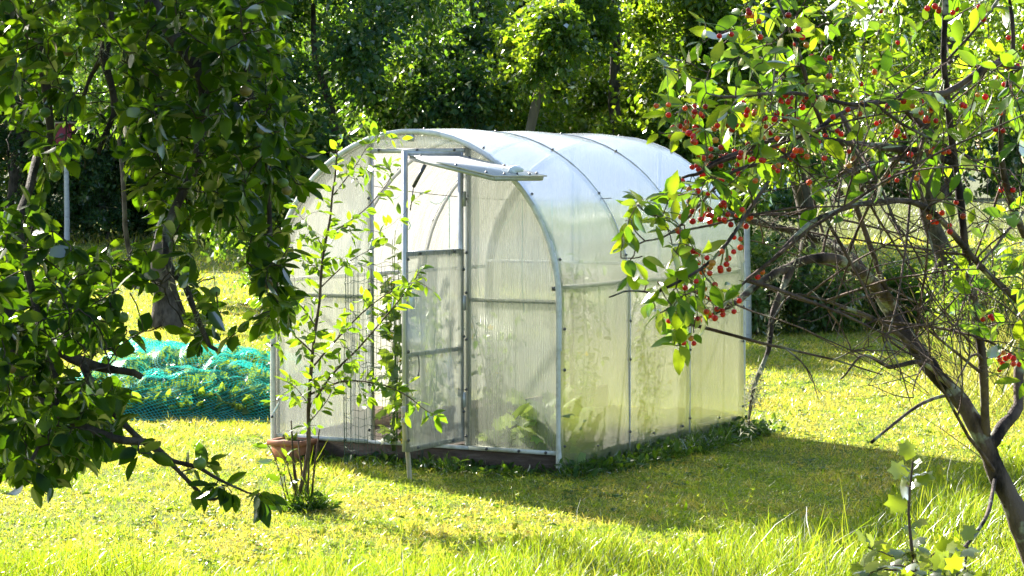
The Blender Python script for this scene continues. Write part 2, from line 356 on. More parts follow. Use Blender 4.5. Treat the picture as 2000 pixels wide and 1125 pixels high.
def jit(path, amp, r=rng):
    n = len(path); k = max(3, n//3); a = r.normal(size=(k, 3))*amp
    x = np.linspace(0, k-1, n); d = np.stack([np.interp(x, np.arange(k), a[:, i]) for i in range(3)], -1)
    d[0] = 0; d[-1] *= .4; return path + d
def inpoly(x, y, poly):
    c = False; n = len(poly); j = n-1
    for i in range(n):
        xi, yi = poly[i]; xj, yj = poly[j]
        if (yi > y) != (yj > y) and x < (xj-xi)*(y-yi)/(yj-yi)+xi: c = not c
        j = i
    return c

def connect(nodes, targets, r, sag=.05, rmin=.0015, rk=.012, skip=0., nseg=5, wig=1.):
    """grow a twig from the nearest bit of wood to every target; returns paths and radii"""
    N = [np.asarray(p, float) for p in nodes]; NP = np.array([n[:3] for n in N]); NR = np.array([n[3] for n in N])
    T = np.array(targets, float); D = np.full(len(T), 1e9); near = np.zeros(len(T), int)
    for i in range(len(T)):
        d = np.linalg.norm(NP-T[i], axis=1); near[i] = d.argmin(); D[i] = d.min()
    todo = list(range(len(T))); out = []
    NP = list(NP); NR = list(NR); alive = np.ones(len(T), bool)
    for _ in range(len(T)):
        k = int(np.where(alive, D, 1e9).argmin()); alive[k] = False
        a = NP[near[k]]; b = T[k]; L = np.linalg.norm(b-a)
        if L < 1e-3: continue
        c = (a+b)/2 + r.normal(size=3)*L*.12*wig + A(0, 0, sag*L)
        t = np.linspace(0, 1, nseg+1)[:, None]; path = (1-t)**2*a+2*t*(1-t)*c+t*t*b
        path[1:-1] += r.normal(size=(nseg-1, 3))*L*.02*wig
        r0 = min(NR[near[k]]*.75, rmin+rk*L); R = np.linspace(r0, rmin, nseg+1)
        out.append((path, R)); new = path[2:]
        for p_, q_ in zip(new, R[2:]): NP.append(p_); NR.append(max(q_, rmin))
        base = len(NP)-len(new)
        dd = np.linalg.norm(T[:, None]-new[None], axis=2); mi = dd.argmin(1); mv = dd.min(1)
        upd = mv < D; D[upd] = mv[upd]; near[upd] = base+mi[upd]
    return out
def limbnodes(limbs):
    out = []
    for P, r0, r1 in limbs:
        R = np.linspace(r0, r1, len(P)); out += [np.append(p, q) for p, q in zip(P, R)]
    return out
def leaves_on(paths, spacing, size, r, t0=.3, droop=.25, spread=.9, upn=.7, vary=.25):
    """alternate leaves along twigs"""
    P = []; T = []; N = []; Z = []; sd_ = 1
    for path, R in paths:
        seg = np.linalg.norm(np.diff(path, axis=0), axis=1); L = seg.sum(); cum = np.concatenate([[0], np.cumsum(seg)])
        n = max(2, int(L*(1-t0)/spacing)); ts = np.concatenate([r.uniform(t0, 1, n), [1.0]])
        for t in ts:
            s = t*L; i = min(int(np.searchsorted(cum, s, 'right'))-1, len(seg)-1); i = max(i, 0)
            p = path[i] + (path[i+1]-path[i])*((s-cum[i])/max(seg[i], 1e-9)); d = unit(path[i+1]-path[i])
            side = unit(np.cross(d, r.normal(size=3))); sd_ = -sd_
            ax = d*(.55 if t < 1 else 1.1) + side*spread*sd_ + A(0, 0, -droop) + r.normal(size=3)*.15
            P.append(p); T.append(ax); N.append(A(0, 0, upn) + r.normal(size=3)*.55); Z.append(size*(1+r.uniform(-vary*1.6, vary)))
    P, T, N, Z = np.array(P), unit(np.array(T)), np.array(N), np.array(Z)
    return P + T*Z[:, None]*.12, T, N, Z

# ------------------------------------------------------------------ ground and sky-line land
def hill(x, y):
    return 0.02*np.sin(x*.9+1)*np.sin(y*.7) + np.where(y > 70, (y-70)*.004, 0)
gx = np.concatenate([-np.geomspace(600, 6, 24), np.linspace(-5, 5, 41), np.geomspace(6, 600, 24)])
gy = np.concatenate([[-80, -30, -10, 0, 4], np.linspace(6, 30, 73), np.geomspace(32, 1400, 50)])
X, Y = np.meshgrid(gx, gy); Z = hill(X, Y); nx = len(gx); ny = len(gy)
i = np.arange(ny-1)[:, None]*nx; j = np.arange(nx-1)[None]
g = Geo().add(np.stack([X, Y, Z], -1), np.stack([i+j, i+j+1, i+nx+j+1, i+nx+j], -1).reshape(-1, 4))
ground = tag(part('ground', g, M['ground'], smooth=True), kind='structure')

GX, GY, GA = .296, 13.486, .4954
GW, GL, GR, GZ = 2.04, 2.743, 1.02, 1.02
GU = A(math.cos(GA), -math.sin(GA), 0); GV = A(math.sin(GA), math.cos(GA), 0); GO = A(GX, GY, 0)
def gw(u, v, z=0): return GO + GU*u + GV*v + A(0, 0, z)
def inside_gh(x, y, m=.03):
    u = (x-GX)*GU[0]+(y-GY)*GU[1]; v = (x-GX)*GV[0]+(y-GY)*GV[1]
    return (u > -GW-m) & (u < m) & (v > -m) & (v < GL+m)
def mowline(x): return 10.45 + np.maximum(0, x-.6)*1.55 + .35*np.sin(x*2.3+1) + .2*np.sin(x*6.1)
def vnoise(x, y, s, seed):
    r = np.random.default_rng(seed); t = r.uniform(size=(64, 64)); X = x*s; Y = y*s
    xi = np.floor(X).astype(int); yi = np.floor(Y).astype(int); fx = X-xi; fy = Y-yi; fx = fx*fx*(3-2*fx); fy = fy*fy*(3-2*fy)
    a = t[xi % 64, yi % 64]; b = t[(xi+1) % 64, yi % 64]; c = t[xi % 64, (yi+1) % 64]; d = t[(xi+1) % 64, (yi+1) % 64]
    return (a*(1-fx)+b*fx)*(1-fy)+(c*(1-fx)+d*fx)*fy

def scatter(n, y0, y1, r, powr=1.6, mx=1.25):
    u = r.uniform(size=n); a = 1-powr+1   # density per metre of depth ~ y**(1-powr)
    Y = (y0**a + u*(y1**a-y0**a))**(1/a); X = r.uniform(-1, 1, n)*Y*.2218*mx
    return X, Y
# mown lawn: short blades and clover
r = np.random.default_rng(11)
X, Y = scatter(520000, 9.6, 34, r, 1.9); keep = ~inside_gh(X, Y)
dens = vnoise(X, Y, 1.7, 1)*.6 + vnoise(X, Y, 6, 2)*.4; keep &= r.uniform(size=len(X)) < .35+dens*1.1
X, Y = X[keep], Y[keep]; n = len(X); den = vnoise(X, Y, 2.3, 3); den2 = vnoise(X, Y, 9, 4)
h = (.018 + .035*r.uniform(size=n)**2*(.4+1.3*den2) + .03*np.where(den > .72, 1, 0)*r.uniform(size=n)); h *= np.where(Y > 20, 1.3, 1)
tl = rdir(n, 0, r); tl[:, 2] = np.abs(tl[:, 2])*.6 + .55
P = np.stack([X, Y, hill(X, Y)-.004], -1); w = .0045*np.maximum(1, Y/13)
lg = Geo().inst(BLADE, P, tl, rdir(n, 0, r), np.stack([w, h, h*.6], -1))
k = r.uniform(size=n) < .12; Pc = P[k] + A(0, 0, .02); nn = k.sum()
T = rdir(nn, 0, r); T[:, 2] *= .35
lg.inst(LEAF_LO, Pc, T, rdir(nn, 2.2, r), .016+.016*r.uniform(size=nn))
m = 2600; X, Y = scatter(m, 9.8, 26, r, 1.7); k = (r.uniform(size=m) < .6) & ~inside_gh(X, Y, .05) & (vnoise(X, Y, 1.2, 77) > .42); X, Y = X[k], Y[k]; wg = Geo(); m = len(X)
for j in range(6):
    a = r.uniform(0, 6.28, m); T = np.stack([np.cos(a), np.sin(a), np.full(m, .35)], -1); wg.inst(LEAF_MID, np.stack([X, Y, hill(X, Y)+.004], -1), T, A(0, 0, 1)+r.normal(size=(m, 3))*.2, r.uniform(.02, .06, m))
tag(part('lawn_weeds', wg, M['weed']), 'small flat broad leaved weeds spotted through the mown lawn', 'weeds', kind='stuff')
tag(part('lawn_grass', lg, M['grass']), 'short mown yellow green lawn grass and clover around the greenhouse', 'grass', kind='stuff')
# far lawn and meadow tufts
X, Y = scatter(90000, 33, 130, r, 1.9, 1.3); n = len(X)
h = np.where(Y > 60, .22, .07)*(.5+r.uniform(size=n)); T = rdir(n, 0, r); T[:, 2] = np.abs(T[:, 2])*.7+.7
far = Y > 62
for nm, sel, mt, lab in (('back_lawn_grass', ~far, 'grass', 'dark shaded lawn grass far behind the apple branches'), ('meadow_grass', far, 'grass_far', 'pale dry meadow grass beyond the garden')):
    g = Geo().inst(BLADE, np.stack([X, Y, hill(X, Y)-.01], -1)[sel], T[sel], rdir(n, 0, r)[sel], np.stack([.012+Y*.0006, h, h*.6], -1)[sel])
    tag(part(nm, g, M[mt]), lab, 'grass', kind='stuff')
# tall unmown grass in front and at the right
X, Y = scatter(330000, 7.6, 17.5, r, 1.2, 1.35); ml = mowline(X); edge = (ml-Y)
keep = (edge > 0) | (r.uniform(size=len(X)) < .16*np.exp(edge*1.2)); keep &= (edge > -2.2) & ~inside_gh(X, Y, .1)
den = vnoise(X, Y, 1.9, 8); keep &= r.uniform(size=len(X)) < .25+.9*den
X, Y, edge, den = X[keep], Y[keep], edge[keep], den[keep]; n = len(X)
hb = .04 + .11*np.clip(edge/1.6+.2, 0, 1); h = hb*(.35+1.0*r.uniform(size=n)**1.5)*(.6+.8*den); tall = r.uniform(size=n) < .015
h = np.where(tall & (edge > .2), h*1.7+.05, h)
T = rdir(n, 0, r); T[:, 2] = np.abs(T[:, 2])*.5+1.0; T[:, 0] += .1
g = Geo().inst(BLADE_HI, np.stack([X, Y, hill(X, Y)-.005], -1), T, rdir(n, 0, r), np.stack([.0028+.0025*r.uniform(size=n), h, h*1.1], -1))
k = r.uniform(size=n) < .05; nn = k.sum(); T = rdir(nn, .2, r)
g.inst(LEAF_MID, np.stack([X, Y, hill(X, Y)+.05*r.uniform(size=n)], -1)[k], T, rdir(nn, 1.5, r), .03+.03*r.uniform(size=nn))
m = 170; q = r.integers(0, n, m); q = q[(edge[q] > .1)]; m = len(q)
for k in q:
    b = A(X[k], Y[k], 0); hh = r.uniform(.22, .42); l = r.normal(size=2)*.05; p = smooth_path([b, b+A(l[0]*.3, l[1]*.3, hh*.55), b+A(l[0], l[1], hh)], 4); g.tube(p, np.linspace(.0012, .0006, len(p)), 3, False)
    z = r.integers(5, len(p), 16); g.inst(BLADE, p[z]+r.normal(size=(16, 3))*.003, rdir(16, .9, r), rdir(16, 0, r), np.stack([np.full(16, .003), r.uniform(.008, .03, 16), np.full(16, .01)], -1))
tag(part('tall_grass', g, M['grass_tall']), 'long unmown sunlit grass in the foreground and below the cherry tree', 'grass', kind='stuff')

# ------------------------------------------------------------------ greenhouse
gh = thing('greenhouse', 'small arched polycarbonate greenhouse with open door standing on the lawn', 'greenhouse', GO, -GA)
def arch(u0=-GW, R=GR, zb=.13, n=28, zc=GZ, off=0.):
    c = -GW/2; th = np.linspace(PI, 0, n)
    pts = [(c-R-off, zb)] + [(c-R-off, z) for z in np.linspace(zb, zc, 5)[1:-1]] + [(c+(R+off)*math.cos(t), zc+(R+off)*math.sin(t)) for t in th] + [(c+R+off, z) for z in np.linspace(zc, zb, 5)[1:-1]] + [(c+R+off, zb)]
    return np.array(pts)
def az(u): return GZ + np.sqrt(np.maximum(0, (GR-.012)**2 - (np.clip(u, -GW+.012, -.012)+GW/2)**2))
def archpath(v, off=-.018, zb=.0):
    a = arch(R=GR, zb=zb, off=off); return np.stack([a[:, 0], np.full(len(a), v), a[:, 1]], -1)
for v, rr in ((.02, .014), (GL/3, .011), (2*GL/3, .011), (GL-.02, .014)):
    part('rib', Geo().tube(archpath(v), rr, 8), M['rib'], gh, True)
# arched cover sheets
M3 = 14
for k in range(3):
    v0, v1 = k*GL/3 + (.0 if k else -.03), (k+1)*GL/3 + (.0 if k < 2 else .03)
    a = arch(zb=.045, n=44); vs = np.linspace(v0, v1, M3)
    VV = []
    for v in vs:
        wob = .003*np.sin(a[:, 1]*5+v*7)+.003*np.sin(v*17+a[:, 1]*3)*(a[:, 1] < 1.2)
        bul = .010*np.sin(PI*(v-v0)/(v1-v0))
        o = (wob+bul)[:, None]*unit(np.stack([a[:, 0]+GW/2, np.maximum(a[:, 1]-GZ, 0)], -1))
        q = a+o; VV.append(np.stack([q[:, 0], np.full(len(a), v), q[:, 1]], -1))
    na = len(a); i = np.arange(M3-1)[:, None]*na; j = np.arange(na-1)[None]
    part('cover_sheet', Geo().add(np.array(VV), np.stack([i+j, i+na+j, i+na+j+1, i+j+1], -1).reshape(-1, 4)), M['poly_roof'], gh, True)
for v in (GL/3, 2*GL/3):
    part('seam_strip', Geo().tube(archpath(v, .0025, .05), .004, 6), M['edge'], gh, True)
# edge profiles at both ends
for v in (-.03, GL+.03):
    P = archpath(v, .002, .045); Q = archpath(v, -.028, .045)
    n = len(P); vv = np.concatenate([P, Q, P+A(0, .018 if v < 0 else -.018, 0), Q+A(0, .018 if v < 0 else -.018, 0)])
    i = np.arange(n-1)
    part('edge_profile', Geo().add(vv, np.stack([i, i+1, n+i+1, n+i], -1), np.stack([i, 2*n+i, 2*n+i+1, i+1], -1), np.stack([n+i, n+i+1, 3*n+i+1, 3*n+i], -1), np.stack([2*n+i, 3*n+i, 3*n+i+1, 2*n+i+1], -1)), M['edge'], gh, True)
# end walls
UP1, UP2 = -1.324, -.641
ZB = .13
def panel(u0, u1, v, zlo, zhi=None, th=.008, n=16):
    us = np.linspace(u0, u1, n); top = az(us) if zhi is None else np.minimum(az(us), zhi)
    g = Geo(); a = np.stack([us, np.full(n, v), np.full(n, zlo)], -1); b = np.stack([us, np.full(n, v), top], -1)
    c = a + A(0, th, 0); d = b + A(0, th, 0); i = np.arange(n-1)
    g.add(np.concatenate([a, b, c, d]), np.stack([i, i+1, n+i+1, n+i], -1), np.stack([2*n+i+1, 2*n+i, 3*n+i, 3*n+i+1], -1), np.stack([n+i, n+i+1, 3*n+i+1, 3*n+i], -1), np.stack([i+1, i, 2*n+i, 2*n+i+1], -1), [(0, n, 3*n, 2*n), (2*n-1, n-1, 3*n-1, 4*n-1)])
    return g
HD = 1.925
for (u0, u1, zl, zh) in ((-GW+.02, UP1+.012, ZB, None), (UP2-.012, -.02, ZB, None), (UP1+.014, UP2-.014, HD, None)):
    part('end_panel', panel(u0, u1, -.012, zl, zh), M['poly_end'], gh)
part('end_panel', panel(-GW+.02, -.02, GL+.004, ZB, None, .008, 30), M['poly_end'], gh)
def bar(x0, x1, y0, y1, z0, z1, nm='frame_bar', mt='metal', par=None): return part(nm, Geo().box(x0, x1, y0, y1, z0, z1), M[mt], par or gh)
for u in (UP1, UP2): bar(u-.014, u+.014, .0, .025, ZB, float(az(u))-.01, 'door_post')
bar(UP1+.016, UP2-.016, -.006, .022, HD-.03, HD-.002, 'header_bar')
bar(-GW+.03, UP1-.016, .0, .022, 1.005, 1.03, 'mid_rail'); bar(UP2+.016, -.03, .0, .022, 1.005, 1.03, 'mid_rail')
bar(-GW+.03, UP1-.016, -.016, .02, ZB-.012, ZB+.012, 'bottom_rail', 'edge'); bar(UP2+.016, -.02, -.016, .02, ZB-.012, ZB+.012, 'bottom_rail', 'edge')
bar(UP1-.01, UP2+.01, -.014, .02, ZB-.012, ZB+.008, 'threshold', 'edge')
for u in (UP1, UP2): bar(u-.012, u+.012, GL-.02, GL+.002, ZB, float(az(u))-.01, 'door_post')
bar(-GW+.03, -.03, GL-.045, GL-.022, 1.13, 1.152, 'mid_rail')
for uu in (-.032, -GW+.01): bar(uu, uu+.022, .03, GL-.05, 1.09, 1.115, 'side_rail')
bar(-GW/2-.02, -GW/2+.02, -.026, -.012, GZ+GR-.075, GZ+GR-.028, 'apex_bracket')
bar(-.06, -.025, -.022, -.013, 1.085, 1.11, 'corner_bracket', 'bolt')
# base boards
bar(-GW+.01, -.01, .0, .035, -.03, ZB-.014, 'base_board', 'wood_dark')
bar(-.045, -.008, .036, GL-.03, -.03, ZB-.02, 'base_board', 'wood_bed'); bar(-GW+.008, -GW+.045, .036, GL-.03, -.03, ZB-.02, 'base_board', 'wood_bed')
bar(-GW+.01, -.01, GL-.029, GL, -.03, ZB-.02, 'base_board', 'wood_bed')
# bolts
def boltgeo(r_=.0075): return Geo().tube([(0, 0, 0), (0, 0, .003), (0, 0, .0032), (0, 0, .009), (0, 0, .011)], [r_*1.3, r_*1.3, r_*.8, r_*.75, r_*.3], 8)
bmesh_ = boltgeo().mesh('bolt', M['bolt'], True)
def bolt(u, v, z, nrm):
    o = bpy.data.objects.new('bolt', bmesh_); col.objects.link(o); o.parent = gh; o.location = (u, v, z); o.rotation_euler = Vector(nrm).to_track_quat('Z', 'Y').to_euler(); return o
for u in (UP1, UP2):
    for z in (.2, .48, .78, 1.06, 1.3, 1.62): bolt(u, -.013, z, (0, -1, 0))
for u in (-1.25, -.98, -.72): bolt(u, -.013, HD-.012, (0, -1, 0))
for u in (-.5, -.28, -.1, -1.5, -1.75, -1.95): bolt(u, -.018, ZB, (0, -1, 0))
for v in (.02, GL/3, 2*GL/3, GL-.02):
    for z in (.17, .62, .86): bolt(.003, v, z, (1, 0, 0))
    for th in (14, 38, 62, 86, 130, 155):
        t = math.radians(th); bolt(-GW/2+(GR+.002)*math.cos(t), v, GZ+(GR+.002)*math.sin(t), (math.cos(t), 0, math.sin(t)))
for v in (.45, 1.25, 1.7, 2.3): bolt(.006, v, .13, (1, 0, 0))
for z in (.25, .7, 1.2): bolt(-GW+.012, -.034, z, (0, -1, 0))

# door: hinged at the right post and swung out towards the camera
DPHI = math.radians(61.3) + GA      # opening beyond the wall plane, in greenhouse axes
door = bpy.data.objects.new('door', None); col.objects.link(door); door.parent = gh
door.location = (UP2-.02, -.03, 0)
# door local: x runs from the hinge towards the free edge, y is the outer side
door.rotation_euler = (0, 0, PI + DPHI)
DW = .665; z0, z1, zw, zm = .175, 1.90, 1.325, .73
def dpart(nm, x0, x1, y0, y1, a, b, mt='metal'): return part(nm, Geo().box(x0, x1, y0, y1, a, b), M[mt], door)
dpart('stile', 0, .026, -.013, .013, z0, z1); dpart('stile', DW-.026, DW, -.013, .013, z0, z1)
dpart('top_rail', .028, DW-.028, -.012, .012, z1-.026, z1); dpart('bottom_rail', .028, DW-.028, -.012, .012, z0, z0+.024, 'edge')
dpart('sash_rail', .028, DW-.028, -.012, .012, zw-.028, zw, 'edge'); dpart('middle_rail', .028, DW-.028, -.012, .012, zm-.014, zm+.012, 'edge')
part('door_panel', Geo().box(.002, DW-.002, .0135, .0195, z0-.004, zw-.004), M['poly_door'], door)
hk = Geo().tube([(DW-.09, .035, zm-.005), (DW-.09, .045, zm-.02), (DW-.088, .05, zm-.07), (DW-.085, .048, zm-.115), (DW-.075, .05, zm-.125), (DW-.068, .05, zm-.115)], .003, 6)
part('hook', hk, M['wire'], door, True)
part('latch_plate', Geo().box(DW-.07, DW-.012, .021, .03, 1.0, 1.09), M['white_plastic'], door)
for (x, z) in ((DW-.013, .24), (DW-.013, .75), (DW-.013, 1.28), (.12, zw-.014), (DW-.15, zw-.014), (.013, .35), (.013, .8), (.013, 1.2), (.14, z0+.012), (DW-.12, z0+.012)):
    o = bpy.data.objects.new('bolt', bmesh_); col.objects.link(o); o.parent = door; o.location = (x, .02, z); o.rotation_euler = (-PI/2, 0, 0)
for z in (.42, 1.0, 1.62):
    dpart('hinge', -.012, .02, .0135, .024, z-.045, z+.045, 'metal')
# vent sash: top hung on the door, propped open outwards
BETA = math.radians(12)
vent = bpy.data.objects.new('vent_sash', None); col.objects.link(vent); vent.parent = door; vent.location = (.03, .022, z1-.03); vent.rotation_euler = (-BETA, 0, 0)
VW, VL = DW-.06, .56
def vpart(nm, x0, x1, y0, y1, a, b, mt='metal'): return part(nm, Geo().box(x0, x1, y0, y1, a, b), M[mt], vent)
# (thing > door > vent sash > pieces would be four deep: the sash frame is one mesh)
bpy.data.objects.remove(vent)
def rotv(g):
    c, s = math.cos(-BETA), math.sin(-BETA)
    for v in g.V:
        y = v[:, 1].copy(); z = v[:, 2].copy(); v[:, 1] = y*c - z*s + .022; v[:, 2] = y*s + z*c + z1-.03; v[:, 0] += .03
    return g
vf = Geo().box(0, .022, 0, VL, -.024, 0).box(VW-.022, VW, 0, VL, -.024, 0).box(.023, VW-.023, 0, .022, -.024, 0).box(.023, VW-.023, VL-.024, VL, -.026, 0)
part('vent_frame', rotv(vf), M['metal'], door)
part('vent_panel', rotv(Geo().box(-.012, VW+.012, -.005, VL+.014, .002, .009)), M['poly_vent'], door)
for (x, y) in ((.02, .06), (.02, .3), (.02, .52), (VW-.02, .06), (VW-.02, .3), (VW-.02, .5), (VW/2, .545), (VW*.25, .545), (VW*.75, .545)):
    q = rotv(Geo().add([(x, y, .009)])).V[0][0]; o = bpy.data.objects.new('bolt', bmesh_); col.objects.link(o); o.parent = door; o.location = q; o.rotation_euler = (-BETA, 0, 0)
kn = Geo().tube([(VW*.45, VL-.06, .009), (VW*.45, VL-.06, .03), (VW*.45, VL-.05, .036), (VW*.45, VL-.0, .036)], [.03, .03, .02, .01], 10)
part('vent_knob', rotv(kn), M['white_plastic'], door, True)
ax = DW-.04; ya, za = .022+.10*math.cos(BETA), z1-.03-.10*math.sin(BETA)-.03
st = Geo().tube([(ax, ya, za), (ax, ya*.35, za-.125)], .011, 8).tube([(ax, ya*.35, za-.125), (ax, .02, za-.26)], .004, 6)
part('vent_strut', st, M['bolt'], door, True)

# prop stick leaning on the door
pk = thing('prop_stick', 'pale peeled stick leaning against the free edge of the open greenhouse door', 'stick', at(801, 937, 13.32)*A(1, 1, 0))
b0 = A(*pk.location); tp = at(786, 800, 13.10) - b0; b1 = at(790, 815, 13.12)-b0
part('shaft', Geo().tube(smooth_path([A(0, 0, -.03), at(797, 890, 13.26)-b0, at(792, 850, 13.18)-b0, at(787, 795, 13.10)-b0], 4), [.014]*5+[.013]*8, 8), M['wood_pale'], pk, True)
part('knot', Geo().tube([at(784, 822, 13.12)-b0, at(795, 822, 13.12)-b0], .018, 8), M['wood_pale'], pk, True)

# ------------------------------------------------------------------ inside the greenhouse
soil = thing('garden_bed', 'earth bed behind a plank edging inside the greenhouse doorway', 'garden bed', gw(-1.0, .2), -GA)
xs = np.linspace(-1.0, .94, 40); ys = np.linspace(-.14, 2.45, 50); XX, YY = np.meshgrid(xs, ys); ZZ = .10+.05*vnoise(XX+9, YY+9, 7, 5)+.02*vnoise(XX+9, YY+9, 22, 6)
i = np.arange(49)[:, None]*40; j = np.arange(39)[None]
part('soil', Geo().add(np.stack([XX, YY, ZZ], -1), np.stack([i+j, i+j+1, i+40+j+1, i+40+j], -1).reshape(-1, 4)), M['soil'], soil, True)
part('plank', Geo().box(-.92, -.05, .55, .58, .12, .26), M['wood_bed'], soil); part('plank', Geo().box(.05, .08, .25, 2.3, .1, .3), M['wood_bed'], soil)
def plant(name, label, cat, base, height, nst, lean, leafsize, nleaf, mat, tpl, seed, group=None, flowers=0, rad=.15, stemr=.006):
    r = np.random.default_rng(seed); t = thing(name, label, cat, base, 0, group); g = Geo(); paths = []
    for k in range(nst):
        a = r.uniform(0, 2*PI); h = height*r.uniform(.7, 1)
        top = A(math.cos(a)*rad*r.uniform(.2, 1)+lean[0], math.sin(a)*rad*r.uniform(.2, 1)+lean[1], h)
        p = jit(smooth_path([A(0, 0, -.02)+A(math.cos(a), math.sin(a), 0)*.02, top*A(.5, .5, .5)+r.normal(size=3)*.03, top], 5), .012, r)
        g.tube(p, np.linspace(stemr, stemr*.35, len(p)), 6); paths.append((p, None))
    part('stem', g, M['stem'], t, True)
    P = []; T = []
    for p, _ in paths:
        n = nleaf//nst; k = (r.uniform(.1, 1, n)*(len(p)-1)).astype(int); P.append(p[k]+r.normal(size=(n, 3))*.015); 
        d = rdir(n, .1, r); T.append(d)
    P = np.concatenate(P); T = np.concatenate(T); n = len(P); sz = leafsize*r.uniform(.5, 1.15, n)
    pet = Geo().inst(tpl, P+T*sz[:, None]*.5, T+A(0, 0, -.3), rdir(n, 1.4, r), sz)
    part('leaves', pet, M[mat], t)
    if flowers:
        k = r.integers(0, n, flowers); 
        for q in k: part('flower', Geo().inst(LOBED3, (P[q]+T[q]*.06)[None], T[q][None], rdir(1, 0, r), .045), M['flower'], t)
    return t
plant('cucumber_plant', 'tall cucumber vine with yellow flowers climbing inside the wire cage at the doorway', 'plant', gw(-1.16, .02, .1), 1.5, 5, (0, 0), .11, 150, 'leaf_straw', LOBED, 21, None, 9, .09)
plant('tomato_plant', 'leafy tomato plant low in the middle of the doorway', 'plant', gw(-.92, .85, .12), .85, 5, (0, 0), .07, 220, 'leaf_straw', LEAF_MID, 22, 'tomato plants inside the greenhouse', 6, .22)
plant('tomato_plant', 'tall tomato plant whose top shows above the lower door panel', 'plant', gw(-.62, 1.5, .12), 1.32, 5, (0, 0), .075, 240, 'leaf_straw', LEAF_MID, 23, 'tomato plants inside the greenhouse', 3, .2)
plant('tomato_plant', 'blurred tomato plant behind the right half of the front wall', 'plant', gw(-.35, 2.0, .12), 1.05, 5, (0, 0), .07, 240, 'leaf_kale', LEAF_MID, 24, 'tomato plants inside the greenhouse', 8, .24)
plant('tomato_plant', 'blurred tomato plant behind the left half of the front wall', 'plant', gw(-1.66, 1.3, .12), .95, 5, (0, 0), .075, 240, 'leaf_kale', LEAF_MID, 25, 'tomato plants inside the greenhouse', 4, .2)
plant('lettuce', 'pale frilly leaf vegetable just behind the lower right front panel', 'vegetable', gw(-.25, .22, .1), .28, 12, (0, 0), .15, 150, 'leaf_kale', LOBED, 26, None, 0, .24, .008)
plant('lettuce', 'smaller pale leaf vegetable left of the big frilly one behind the front panel', 'vegetable', gw(-.50, .25, .1), .18, 9, (0, 0), .12, 70, 'leaf_kale', LOBED, 27, None, 0, .13, .007)
# wire mesh cage in the doorway
cg = thing('wire_cage', 'round cage of green wire mesh in front of the greenhouse doorway', 'cage', gw(-1.13, -.16), -GA)
g = Geo(); R_ = .235; H_ = 1.22
for k in range(26):
    a = 2*PI*k/26; ph = rng.uniform(0, 6); zz = np.linspace(-.02, H_+rng.uniform(-.03, .0), 14)
    P = np.stack([R_*np.cos(a+.03*np.sin(zz*5+ph))*(1+.03*np.sin(zz*4)), R_*np.sin(a+.03*np.sin(zz*5+ph))*(1+.03*np.sin(zz*4)), zz], -1)
    g.tube(P, .0016, 4, False)
for z in np.linspace(.02, H_, 13):
    th = np.linspace(0, 2*PI, 53); P = np.stack([R_*(1+.02*np.sin(th*13))*np.cos(th), R_*(1+.02*np.sin(th*13))*np.sin(th), z+.008*np.sin(th*13)+.01*np.sin(th*2+z*9)], -1); g.tube(P, .0016, 4, False)
part('wire_mesh', g, M['wire_green'], cg)
# line and twine
cl = thing('wire_line', 'thin sagging wire strung across inside under the greenhouse roof', 'wire', gw(-1.0, .55))
L0 = gw(-1.9, .5, 1.74); L1 = gw(-.12, .9, 1.62)
t = np.linspace(0, 1, 20)[:, None]; Pl = L0+(L1-L0)*t - A(0, 0, 1)*(.06*4*t*(1-t)); lp = Pl - A(*cl.location)
tag(cl); part('strand', Geo().tube(lp, .0025, 5), M['wire'], cl, True)
for q, (k, bot, lab) in enumerate(((5, .5, 'teal twine hanging by the left door post with a tied bow'), (8, .55, 'teal twine hanging straight down just left of the door edge'), (10, 1.0, 'teal twine hanging behind the door frame left of the strut'), (13, .9, 'teal twine hanging in the middle of the open vent'), (15, 1.3, 'short loose teal twine next to the hinge post'))):
    p = Pl[k]; tw = thing('twine', lab, 'string', p, 0, 'teal twines hanging from the wire')
    g = Geo().tube(jit(np.array([A(0, 0, .0), A(.004, 0, -.2), A(0, .0, -.5), A(.01, 0, -(p[2]-bot))]), .003), .0024, 5)
    tt = np.linspace(0, 1, 10)
    g.tube(np.stack([-.02-.10*tt, .0*tt, -.01-.03*np.sin(tt*3)-.12*tt*(q == 3)-.02*tt], -1), .002, 5)
    if q == 0:
        th = np.linspace(0, 2*PI*2.5, 40); g.tube(np.stack([.0+.028*np.cos(th), .01*np.sin(th*2), -.22+.03*np.sin(th)], -1), .0026, 5)
    part('cord', g, M['twine'], tw, True)

# ------------------------------------------------------------------ terracotta pot
pot = thing('plant_pot', 'rectangular terracotta plant pot against the left corner of the greenhouse', 'pot', at(572, 893, 14.2)*A(1, 1, 0), -GA)
def frust(w0, d0, w1, d1, za, zb_): 
    v = [(-w0, -d0, za), (w0, -d0, za), (w0, d0, za), (-w0, d0, za), (-w1, -d1, zb_), (w1, -d1, zb_), (w1, d1, zb_), (-w1, d1, zb_)]
    return v, [(0, 3, 2, 1), (4, 5, 6, 7), (0, 1, 5, 4), (1, 2, 6, 5), (2, 3, 7, 6), (3, 0, 4, 7)]
v, f = frust(.085, .07, .108, .09, 0, .112); g = Geo().add(v, f); part('pot_body', g, M['terracotta'], pot)
g = Geo(); z_ = .113
for (a, b, c, d) in ((-.122, .122, -.104, -.09), (-.122, .122, .09, .104), (-.122, -.108, -.0895, .0895), (.108, .122, -.0895, .0895)): g.box(a, b, c, d, z_-.012, z_+.02)
part('rim', g, M['terracotta'], pot); part('soil', Geo().box(-.107, .107, -.0893, .0893, .1135, .124), M['soil'], pot)
r = np.random.default_rng(3); P = np.stack([r.uniform(-.04, .04, 9), r.uniform(-.03, .03, 9), np.full(9, .125)], -1); T = rdir(9, .7, r)
